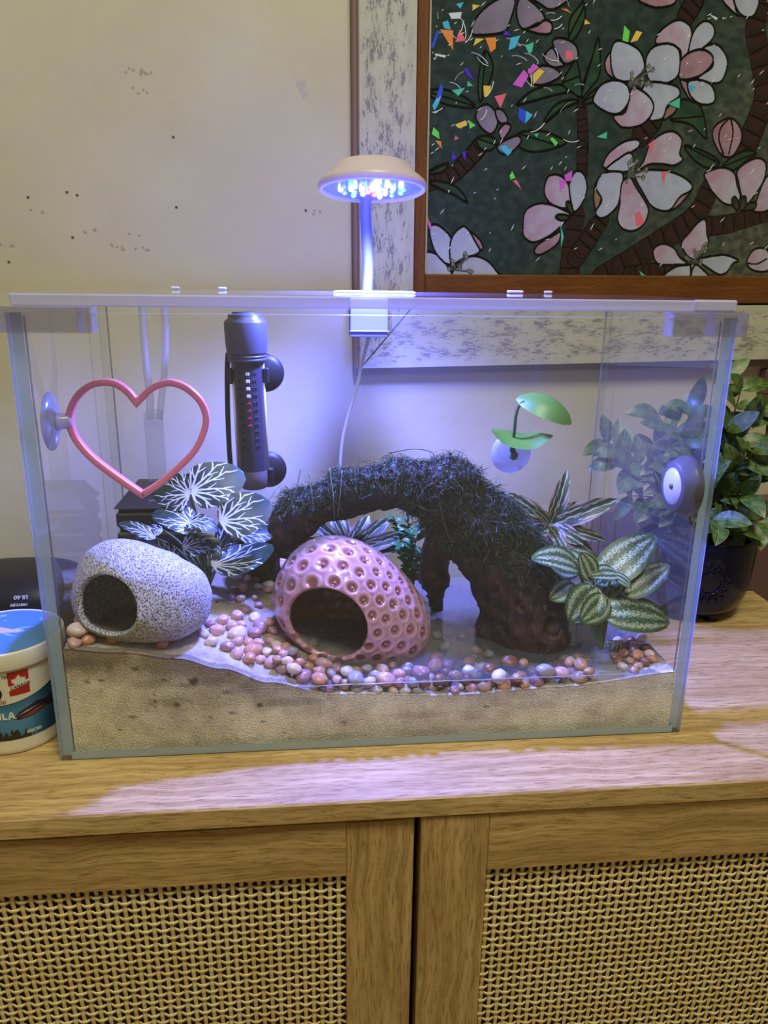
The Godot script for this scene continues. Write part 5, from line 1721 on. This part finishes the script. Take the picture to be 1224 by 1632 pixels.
func potted_plant() -> void:
	var c := Vector3(0.566, 0.0, -0.226)
	var t := thing("potted_plant", "bushy green potted plant in a navy blue pot right of the tank", "potted plant", c)
	var glaze := mat("navy_glaze", srgb(13, 15, 36), 0.2, {"clearcoat_enabled": true, "clearcoat": 0.15, "clearcoat_roughness": 0.06, "metallic_specular": 0.35})
	var st := begin()
	lathe(st, [Vector2(0.0, 0.006), Vector2(0.036, 0.006), Vector2(0.044, 0.0085), Vector2(0.0505, 0.016), Vector2(0.0545, 0.027), Vector2(0.0568, 0.042), Vector2(0.0580, 0.060), Vector2(0.0585, 0.082), Vector2(0.0582, 0.0845), Vector2(0.0570, 0.0855), Vector2(0.0556, 0.0845), Vector2(0.0552, 0.080), Vector2(0.0545, 0.066)], 56, Transform3D(Basis(), c))
	obj("pot", st, glaze, t)
	st = begin()
	for a in [0.3, 0.3 + TAU / 3, 0.3 + 2 * TAU / 3]:
		lathe(st, [Vector2(0.0, 0.0), Vector2(0.0075, 0.0), Vector2(0.0085, 0.002), Vector2(0.0095, 0.009)], 14, Transform3D(Basis(), c + Vector3(sin(a), 0, cos(a)) * 0.033))
	obj("foot_ring", st, glaze, t)
	st = begin()
	lathe(st, [Vector2(0.0, 0.070), Vector2(0.030, 0.069), Vector2(0.0545, 0.067)], 32, Transform3D(Basis(), c))
	obj("soil", st, mat("pot_soil", srgb(58, 46, 34), 0.9), t)
	# raised sun on the pot's side
	st = begin()
	var sun_at := func(u: float, v: float, lift: float) -> Vector3:
		var th := -0.165 + u / 0.057
		var y := 0.048 + v
		var r := 0.0570 + 0.0016 * clampf((y - 0.042) / 0.02, -1.0, 1.0) + lift
		return c + Vector3(sin(th) * r, y, cos(th) * r)
	var loop := []
	for i in 33: loop.append(sun_at.call(0.0105 * cos(TAU * i / 32.0), 0.0105 * sin(TAU * i / 32.0), 0.0002))
	tube(st, loop, 0.0009, 0.0009, 6, false)
	for i in 16:
		var a := TAU * i / 16.0
		var f := func(rr: float, da: float) -> Vector3: return sun_at.call(rr * cos(a + da), rr * sin(a + da), 0.0001)
		tube(st, [f.call(0.0130, -0.12), f.call(0.0170, -0.10), f.call(0.0215, 0.04), f.call(0.0170, 0.13), f.call(0.0130, 0.12)], 0.0007, 0.0006, 5)
	obj("sun_emblem", st, glaze, t)
	var lm := mat("pot_leaf", Color.WHITE, 0.4, {"albedo_texture": tex(plain_leaf_image()), "backlight_enabled": true, "backlight": Color(0.12, 0.16, 0.06)})
	var sm := mat("pot_stem", srgb(70, 70, 36), 0.6)
	rng.seed = 31
	var ends := [Vector3(0.4711, 0.1724, -0.2550), Vector3(0.4757, 0.1532, -0.2400), Vector3(0.5270, 0.1991, -0.2650), Vector3(0.4935, 0.1187, -0.2350), Vector3(0.5593, 0.2030, -0.2600), Vector3(0.5436, 0.1791, -0.2350), Vector3(0.5843, 0.2406, -0.2500), Vector3(0.6012, 0.2296, -0.2400), Vector3(0.6134, 0.2093, -0.2200), Vector3(0.5689, 0.1948, -0.2000), Vector3(0.5892, 0.1768, -0.1850), Vector3(0.5488, 0.1501, -0.1850), Vector3(0.5858, 0.1327, -0.1800), Vector3(0.5381, 0.1292, -0.1950), Vector3(0.5245, 0.1527, -0.2400), Vector3(0.6160, 0.1573, -0.1900), Vector3(0.5758, 0.1065, -0.1750), Vector3(0.5228, 0.1688, -0.2550), Vector3(0.5611, 0.1653, -0.2250), Vector3(0.6061, 0.1043, -0.1800), Vector3(0.5247, 0.1210, -0.2250), Vector3(0.5560, 0.1085, -0.1700), Vector3(0.6395, 0.1845, -0.2200)]
	var total := 0
	for e in ends:
		var a := c + Vector3(rng.randf_range(-0.022, 0.022), 0.068, rng.randf_range(-0.016, 0.022))
		var path := smooth_path([a, a.lerp(e, 0.45) + Vector3(0, 0.022, 0), e], 7)
		st = begin()
		tube(st, path, 0.0011, 0.0006, 6)
		obj("stem", st, sm, t)
		var n := path.size()
		for k in range(5, n, 2):
			for s in [-1, 1]:
				if k == n - 1 and s == 1: continue
				var d: Vector3 = (path[k] - path[k - 1]).normalized()
				var side := d.cross(Vector3(0.2, 0.3, 1.0)).normalized()
				var dir: Vector3 = (d * rng.randf_range(0.3, 0.9) + side * s * rng.randf_range(0.5, 1.0) + Vector3(rng.randf_range(-0.3, 0.3), rng.randf_range(-0.35, 0.3), rng.randf_range(-0.1, 0.6))).normalized()
				if k == n - 1: dir = (d + Vector3(0, 0.2, 0.2)).normalized()
				var long := rng.randf_range(0.025, 0.038)
				var tip: Vector3 = path[k] + dir * long
				if tip.x < 0.452 and tip.z > -0.216: tip.z = -0.218
				obj("leaf", blade(path[k], tip, Vector3(rng.randf_range(-0.4, 0.3), 0.62, 0.72), long * rng.randf_range(0.44, 0.56), rng.randf_range(0.0, 0.16), rng.randf_range(0.05, 0.25), 0.85, 0.72), lm, t)
				total += 1

func food_tub() -> void:
	var c := Vector3(-0.0430, 0.0, -0.0425)
	var t := thing("food_tub", "white and blue fish food tub with a maple leaf badge, left of the tank", "tub", c)
	var white := mat("tub_white", srgb(232, 226, 212), 0.4)
	var rr := func(y: float) -> float: return 0.0335 + 0.0040 * y / 0.068
	var st := begin()
	var prof := [Vector2(0.0, 0.0008), Vector2(0.0322, 0.0), Vector2(0.0336, 0.0012)]
	for k in 9: prof.append(Vector2(rr.call(0.004 + k * 0.008), 0.004 + k * 0.008))
	lathe(st, prof, 72, Transform3D(Basis(), c))
	obj("tub_body", st, white, t)
	st = begin()
	lathe(st, [Vector2(0.0372, 0.0675), Vector2(0.0392, 0.0672), Vector2(0.0396, 0.0682), Vector2(0.0396, 0.0788), Vector2(0.0390, 0.0800), Vector2(0.0382, 0.0802), Vector2(0.0376, 0.0797), Vector2(0.0, 0.0797)], 72, Transform3D(Basis(), c))
	obj("tub_lid", st, white, t)
	# printed band round the side
	var W := 900
	var H := 416
	var im := Image.create_empty(W, H, false, Image.FORMAT_RGB8)
	im.fill(srgb(232, 226, 212))
	var at := func(deg: float, y: float) -> Vector2: return Vector2((deg + 60.0) * 5.0, (0.066 - y) * 7704.0)
	var nz := noise(111, 0.012, 3)
	for x in W:
		var deg := x / 5.0 - 60.0
		var y0 := int(at.call(deg, 0.0405 + 0.000002 * (deg - 5.0) * (deg - 5.0) + 0.00002 * maxf(deg, 0.0)).y)
		for y in range(maxi(y0, 0), H):
			var k := float(y - y0) / (H - y0)
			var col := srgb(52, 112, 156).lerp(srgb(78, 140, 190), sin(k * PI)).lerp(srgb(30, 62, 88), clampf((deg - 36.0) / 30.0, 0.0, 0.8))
			im.set_pixel(x, y, srgb(26, 52, 76) if y - y0 < 5 else col)
		var reef := int(at.call(deg, 0.0185 + nz.get_noise_1d(x * 2.2) * 0.006 - maxf(deg - 26.0, 0.0) * 0.0006).y)
		for y in range(maxi(reef, maxi(y0, 0)), H): im.set_pixel(x, y, srgb(34, 32, 28).lerp(srgb(60, 66, 58), clampf(nz.get_noise_2d(x * 4.0, y * 4.0) * 2.0, 0.0, 1.0)))
	var fill := func(poly: Array, col: Color) -> void:
		var pv := PackedVector2Array()
		for q in poly: pv.append(at.call(q[0], q[1]))
		spans(pv, W, H, func(x, y): im.set_pixel(x, y, col))
	fill.call([[19.0, 0.0655], [39.5, 0.0655], [39.5, 0.0470], [19.0, 0.0470]], srgb(176, 34, 32))
	var leaf := [[0.0, 1.0], [0.16, 0.66], [0.34, 0.76], [0.27, 0.36], [0.52, 0.56], [0.60, 0.42], [0.98, 0.46], [0.86, 0.24], [1.0, 0.10], [0.56, -0.20], [0.62, -0.36], [0.08, -0.30], [0.05, -0.72]]
	var full := []
	for q in leaf: full.append([29.3 + q[0] * 7.4, 0.0572 + q[1] * 0.0058])
	for i in range(leaf.size() - 1, -1, -1): full.append([29.3 - leaf[i][0] * 7.4, 0.0572 + leaf[i][1] * 0.0058])
	fill.call(full, srgb(236, 230, 220))
	fill.call([[18.2, 0.0512], [40.6, 0.0545], [40.6, 0.0578], [18.2, 0.0545]], srgb(236, 230, 220))
	fill.call([[19.0, 0.0290], [26.0, 0.0338], [46.0, 0.0385], [58.0, 0.0370], [66.0, 0.0400], [66.0, 0.0300], [56.0, 0.0312], [40.0, 0.0278], [24.0, 0.0272]], srgb(36, 34, 48))
	fill.call([[25.0, 0.0284], [46.0, 0.0330], [56.0, 0.0330], [40.0, 0.0286]], srgb(150, 62, 62))
	fill.call([[23.0, 0.0304], [34.0, 0.0334], [48.0, 0.0352], [34.0, 0.0324]], srgb(196, 200, 206))
	fill.call([[20.5, 0.0292], [23.0, 0.0300], [22.0, 0.0284]], srgb(214, 206, 200))
	var p := PackedVector3Array()
	var uv := PackedVector2Array()
	for r in 13:
		var y := lerpf(0.0660, 0.0120, r / 12.0)
		for k in 61:
			var a := deg_to_rad(lerpf(-60.0, 120.0, k / 60.0))
			var rad: float = rr.call(y) + 0.0002
			p.append(c + Vector3(sin(a) * rad, y, cos(a) * rad))
			uv.append(Vector2(k / 60.0, r / 12.0))
	st = begin()
	net(st, p, 61, uv)
	obj("printed_band", st, mat("tub_print", Color.WHITE, 0.38, {"albedo_texture": tex(im)}), t)
	var wrap := func(deg0: float, y: float, slope: float) -> Callable:
		return func(s: float) -> Transform3D:
			var rad: float = rr.call(y) + 0.0003
			var a := deg_to_rad(deg0) + s / rad
			return Transform3D(Basis(Vector3(0, 1, 0), a) * Basis(Vector3(0, 0, 1), slope), c + Vector3(sin(a) * rad, y + s * slope, cos(a) * rad))
	var words := [["FISH FOOD", 15.0, 0.0432, 0.0036, srgb(170, 60, 52), 0.0], ["FORMULA", 23.0, 0.0318, 0.0072, srgb(238, 236, 224), 0.0], ["BUG BITES", 17.0, 0.0535, 0.0225, srgb(20, 20, 24), 0.0], ["CANADA", 20.5, 0.0531, 0.0026, srgb(60, 40, 40), 0.14], ["MICRO", 31.5, 0.0160, 0.0032, srgb(226, 228, 224), 0.0], ["TM", 13.2, 0.0625, 0.0014, srgb(60, 50, 46), 0.0]]
	for w in words:
		st = begin()
		var d0: float = w[1]
		if w[0].length() > 6: d0 -= rad_to_deg(letters_width(w[0], w[3]) / rr.call(w[2]))
		letters(st, w[0], w[3], wrap.call(d0, w[2], w[5]))
		obj("lettering", st.commit(), mat("print_%s" % w[4].to_html(), w[4], 0.45), t)
	# round print on the lid
	var L := 320
	im = Image.create_empty(L, L, false, Image.FORMAT_RGB8)
	im.fill(srgb(72, 134, 200))
	var lp := func(poly: Array, col: Color) -> void:
		var pv := PackedVector2Array()
		for q in poly: pv.append(Vector2(q[0] / 0.076 + 0.5, q[1] / 0.076 + 0.5) * L)
		spans(pv, L, L, func(x, y): im.set_pixel(x, y, col))
	var pinkish := srgb(214, 186, 200)
	lp.call([[-0.030, -0.010], [-0.016, -0.013], [-0.006, -0.008], [0.004, -0.0035], [0.010, -0.0030], [0.014, -0.001], [0.010, 0.0020], [0.002, 0.0022], [-0.008, 0.004], [-0.030, 0.008]], pinkish)
	lp.call([[0.004, -0.003], [0.012, -0.0072], [0.020, -0.0085], [0.013, -0.0060], [0.007, -0.0022]], srgb(160, 206, 238))
	lp.call([[-0.002, 0.002], [0.006, 0.0052], [0.012, 0.0085], [0.004, 0.0062]], srgb(160, 206, 238))
	for q in [[0.019, -0.020], [-0.002, 0.024], [-0.006, -0.019]]: dot(im, Vector2(q[0] / 0.076 + 0.5, q[1] / 0.076 + 0.5) * L, 3.4, srgb(190, 220, 240))
	st = begin()
	p = PackedVector3Array()
	uv = PackedVector2Array()
	for r in [0.0, 0.0368]:
		for k in 65:
			var a := TAU * k / 64.0
			p.append(c + Vector3(sin(a) * r, 0.0799, cos(a) * r))
			uv.append(Vector2(sin(a) * r, cos(a) * r) / 0.076 + Vector2(0.5, 0.5))
	net(st, p, 65, uv)
	obj("lid_print", st, mat("tub_lid_print", Color.WHITE, 0.3, {"albedo_texture": tex(im)}), t)
	var flat := func(r: float, a0: float, turn: float) -> Callable:
		return func(s: float) -> Transform3D:
			var a := a0 - turn * s / r
			return Transform3D(Basis(Vector3(0, 1, 0), a + (PI if turn > 0.0 else 0.0)) * Basis(Vector3(1, 0, 0), -PI / 2), c + Vector3(sin(a) * r, 0.0800, cos(a) * r))
	st = begin()
	letters(st, "RESEARCH", 0.0046, flat.call(0.0290, PI + 1.05, 1.0))
	obj("lettering", st.commit(), mat("print_lid", srgb(206, 226, 244), 0.4), t)
	st = begin()
	letters(st, "TROPICAL", 0.0042, flat.call(0.0300, PI / 2 + 0.55, 1.0))
	obj("lettering", st.commit(), mat("print_lid", srgb(206, 226, 244), 0.4), t)

func air_pump() -> void:
	var c := Vector3(-0.088, 0.028, -0.196)
	var h := Vector3(0.066, 0.0455, 0.050)
	var t := thing("air_pump", "black rounded air pump standing behind the fish food tub", "air pump", Vector3(c.x, 0, c.z))
	var e := 3.0
	var p := PackedVector3Array()
	for i in 33:
		var a := PI * i / 32.0
		for j in 56:
			var b := TAU * j / 56.0
			var d := Vector3(sin(a) * sin(b), cos(a), sin(a) * cos(b))
			var q := c + d * pow(pow(absf(d.x / h.x), e) + pow(absf(d.y / h.y), e) + pow(absf(d.z / h.z), e), -1.0 / e)
			q.y = maxf(q.y, 0.0035)
			p.append(q)
	var st := begin()
	net(st, p, 56, PackedVector2Array(), true)
	obj("housing", st, mat("pump_black", srgb(40, 38, 38), 0.42), t)
	st = begin()
	for x in [-0.04, 0.04]:
		for z in [-0.028, 0.028]:
			lathe(st, [Vector2(0.0, 0.0), Vector2(0.006, 0.0), Vector2(0.0065, 0.004)], 12, Transform3D(Basis(), Vector3(c.x + x, 0, c.z + z)))
	obj("rubber_feet", st, mat("black_rubber", srgb(26, 26, 30), 0.5), t)
	var face := func(x: float, y: float, lift: float) -> Vector3:
		var k := maxf(0.0, 1.0 - pow(absf((x - c.x) / h.x), e) - pow(absf((y - c.y) / h.y), e))
		return Vector3(x, y, c.z + h.z * pow(k, 1.0 / e) + lift)
	# darker seam round the front
	st = begin()
	var seam := []
	for i in 25: seam.append(face.call(c.x - 0.063 + i * 0.00525, 0.034 + 0.002 * sin(i * 0.26), 0.0002))
	tube(st, seam, 0.0011, 0.0011, 6)
	obj("seam", st, mat("pump_seam", srgb(14, 14, 16), 0.6), t)
	st = begin()
	for row in [["UL40", 0.0052, 0.0600], ["UNICLIFE", 0.0034, 0.0545]]:
		var put := func(s: float) -> Transform3D:
			var x: float = -0.0655 - s
			var n := Vector3(0, 0.75, 0.66)
			var o: Vector3 = face.call(x, row[2], 0.0003)
			return Transform3D(Basis(Vector3(-1, 0, 0), Vector3(0, -0.66, 0.75), n), o)
		letters(st, row[0], row[1], put, 0.95)
	obj("lettering", st.commit(), mat("pump_print", srgb(206, 204, 200), 0.5), t)
	st = begin()
	var m: Vector3 = face.call(-0.0740, 0.0490, 0.0003)
	ball(st, m, Vector3(0.0022, 0.0017, 0.0010), 12, 6)
	ball(st, m + Vector3(-0.0085, 0.0, 0.0), Vector3(0.0028, 0.0008, 0.0008), 12, 6)
	obj("leaf_logo", st, mat("pump_print", srgb(206, 204, 200), 0.5), t)

func pebbles() -> void:
	rng.seed = 1234
	var shapes := []
	for k in 6:
		var n := noise(300 + k, 0.9, 2)
		var p := PackedVector3Array()
		for i in 10:
			var a := PI * i / 9.0
			for j in 14:
				var b := TAU * j / 14.0
				var d := Vector3(sin(a) * sin(b), cos(a), sin(a) * cos(b))
				p.append(d * Vector3(1.0, 0.68, 0.82) * (1.0 + n.get_noise_3dv(d) * 0.22))
		var st := begin()
		net(st, p, 14, PackedVector2Array(), true)
		shapes.append(done(st))
	var tones := {"pink": srgb(212, 166, 152), "orange": srgb(206, 148, 110), "cream": srgb(224, 200, 176), "mauve": srgb(172, 130, 130), "brown": srgb(132, 92, 64), "grey": srgb(168, 160, 158), "white": srgb(222, 214, 204), "tan": srgb(186, 148, 108)}
	var placed := []
	# zone: outline on the sand (x, z), how many, size range, tones, words, wet
	var zones := [
		["lying on the sand by the granite cave's foot", [Vector3(0.0065, 0.0820, -0.0058), Vector3(-0.0004, 0.0840, -0.0332), Vector3(0.0123, 0.0850, -0.0406), Vector3(0.0222, 0.0820, -0.0179)], 6, 0.0050, 0.0070, ["pink", "orange", "pink", "cream"], "pebbles at the granite cave's left foot"],
		["set in the sand before the granite cave", [Vector3(0.0254, 0.0760, -0.0163), Vector3(0.0266, 0.0770, -0.0257), Vector3(0.0792, 0.0660, -0.0360), Vector3(0.0788, 0.0660, -0.0243)], 4, 0.0048, 0.0064, ["pink", "orange"], "pebbles before the granite cave"],
		["on bluish lit sand between granite and strawberry caves", [Vector3(0.0946, 0.0550, -0.0404), Vector3(0.0958, 0.0620, -0.0637), Vector3(0.1200, 0.0580, -0.0860), Vector3(0.1418, 0.0530, -0.0927), Vector3(0.1508, 0.0480, -0.0580), Vector3(0.1489, 0.0450, -0.0263), Vector3(0.1244, 0.0480, -0.0227)], 26, 0.0040, 0.0070, ["pink", "mauve", "orange", "pink", "cream", "mauve"], "pebbles between the two caves"],
		["in the front gravel band below the strawberry cave", [Vector3(0.1455, 0.0430, -0.0210), Vector3(0.1509, 0.0470, -0.0516), Vector3(0.1671, 0.0450, -0.0402), Vector3(0.2042, 0.0410, -0.0294), Vector3(0.2476, 0.0410, -0.0378), Vector3(0.2520, 0.0380, -0.0073), Vector3(0.1850, 0.0390, -0.0089)], 56, 0.0038, 0.0068, ["pink", "mauve", "orange", "pink", "grey", "white", "cream", "tan"], "front gravel band below the strawberry cave"],
		["in the front gravel band between strawberry and driftwood", [Vector3(0.2482, 0.0380, -0.0067), Vector3(0.2556, 0.0410, -0.0472), Vector3(0.2758, 0.0410, -0.0624), Vector3(0.3039, 0.0410, -0.0519), Vector3(0.3425, 0.0420, -0.0288), Vector3(0.3635, 0.0440, -0.0158), Vector3(0.3476, 0.0430, 0.0016), Vector3(0.3020, 0.0390, 0.0000)], 58, 0.0038, 0.0070, ["brown", "orange", "mauve", "pink", "white", "brown", "tan", "grey"], "front gravel band below the driftwood"],
		["heaped at the rear under the veined plant's leaf", [Vector3(0.1017, 0.0700, -0.1653), Vector3(0.1047, 0.0720, -0.1946), Vector3(0.1498, 0.0680, -0.2231), Vector3(0.1533, 0.0600, -0.1688), Vector3(0.1374, 0.0600, -0.1383), Vector3(0.1155, 0.0660, -0.1479)], 30, 0.0040, 0.0066, ["mauve", "grey", "pink", "brown", "grey", "white"], "pebble heap at the rear left"],
		["wet at the banded plant's foot", [Vector3(0.3507, 0.0470, -0.0093), Vector3(0.3736, 0.0460, -0.0497), Vector3(0.3929, 0.0470, -0.0400), Vector3(0.3758, 0.0480, -0.0001)], 12, 0.0040, 0.0066, ["brown", "brown", "tan", "mauve"], "wet brown pebbles at the banded plant"],
		["wet in the tank's front right corner", [Vector3(0.4021, 0.0480, -0.0291), Vector3(0.4218, 0.0470, -0.0619), Vector3(0.4472, 0.0480, -0.0469), Vector3(0.4438, 0.0490, -0.0200), Vector3(0.4131, 0.0490, -0.0105)], 18, 0.0036, 0.0058, ["brown", "orange", "brown", "tan", "cream"], "wet brown pebbles in the corner"],
		["under water behind the front gravel band", [Vector3(0.2702, 0.0400, -0.0648), Vector3(0.2820, 0.0360, -0.1314), Vector3(0.3165, 0.0360, -0.1355), Vector3(0.3212, 0.0400, -0.0610)], 12, 0.0034, 0.0056, ["brown", "tan", "grey", "brown"], "sunken pebbles behind the gravel band"],
		["on the rear sand between the caves", [Vector3(0.1002, 0.0640, -0.0898), Vector3(0.0979, 0.0660, -0.1365), Vector3(0.1349, 0.0580, -0.1323), Vector3(0.1405, 0.0550, -0.1005)], 7, 0.0034, 0.0050, ["brown", "tan", "mauve"], "pebbles on the rear sand"],
	]
	for zn in zones:
		var poly := PackedVector2Array()
		var lo := Vector2(9, 9)
		var hi := Vector2(-9, -9)
		for v in zn[1]:
			poly.append(Vector2(v.x, v.z))
			lo = lo.min(poly[-1]); hi = hi.max(poly[-1])
		var made := 0
		var tries := 0
		while made < zn[2] and tries < 3000:
			tries += 1
			var q := Vector2(rng.randf_range(lo.x, hi.x), rng.randf_range(lo.y, hi.y))
			if not Geometry2D.is_point_in_polygon(q, poly): continue
			var r := rng.randf_range(zn[3], zn[4]) * 1.08
			q.y = minf(q.y, -0.0066 - r * 0.9)
			q.x = clampf(q.x, 0.0085 + r, 0.441 - r)
			var y := sand_height(q.x, q.y) + r * 0.34
			var ok := true
			for o in placed:
				var gap: float = (o[0] - Vector3(q.x, y, q.y)).length() - (o[1] + r) * 0.80
				if gap < 0.0:
					if tries > 900 and o[0].y < sand_height(q.x, q.y) + 0.004 and gap > -0.005: y = maxf(y, o[0].y + (o[1] + r) * 0.55)
					else:
						ok = false
						break
			if not ok: continue
			made += 1
			placed.append([Vector3(q.x, y, q.y), r])
			var tone: String = zn[5][rng.randi() % zn[5].size()]
			var o := obj("pebble", shapes[rng.randi() % 6], mat("pebble_" + tone, tones[tone], 0.32))
			o.transform = Transform3D(Basis.from_euler(Vector3(rng.randf_range(-0.4, 0.4), rng.randf() * TAU, rng.randf_range(-0.4, 0.4))).scaled(Vector3.ONE * r), Vector3(q.x, y, q.y))
			tag(o, "%s smooth %s pebble %s" % ["larger" if r > (zn[3] + zn[4]) * 0.54 else "smaller", tone, zn[0]], "pebble", "%s %s %s" % ["larger" if r > (zn[3] + zn[4]) * 0.54 else "smaller", tone, zn[6]])
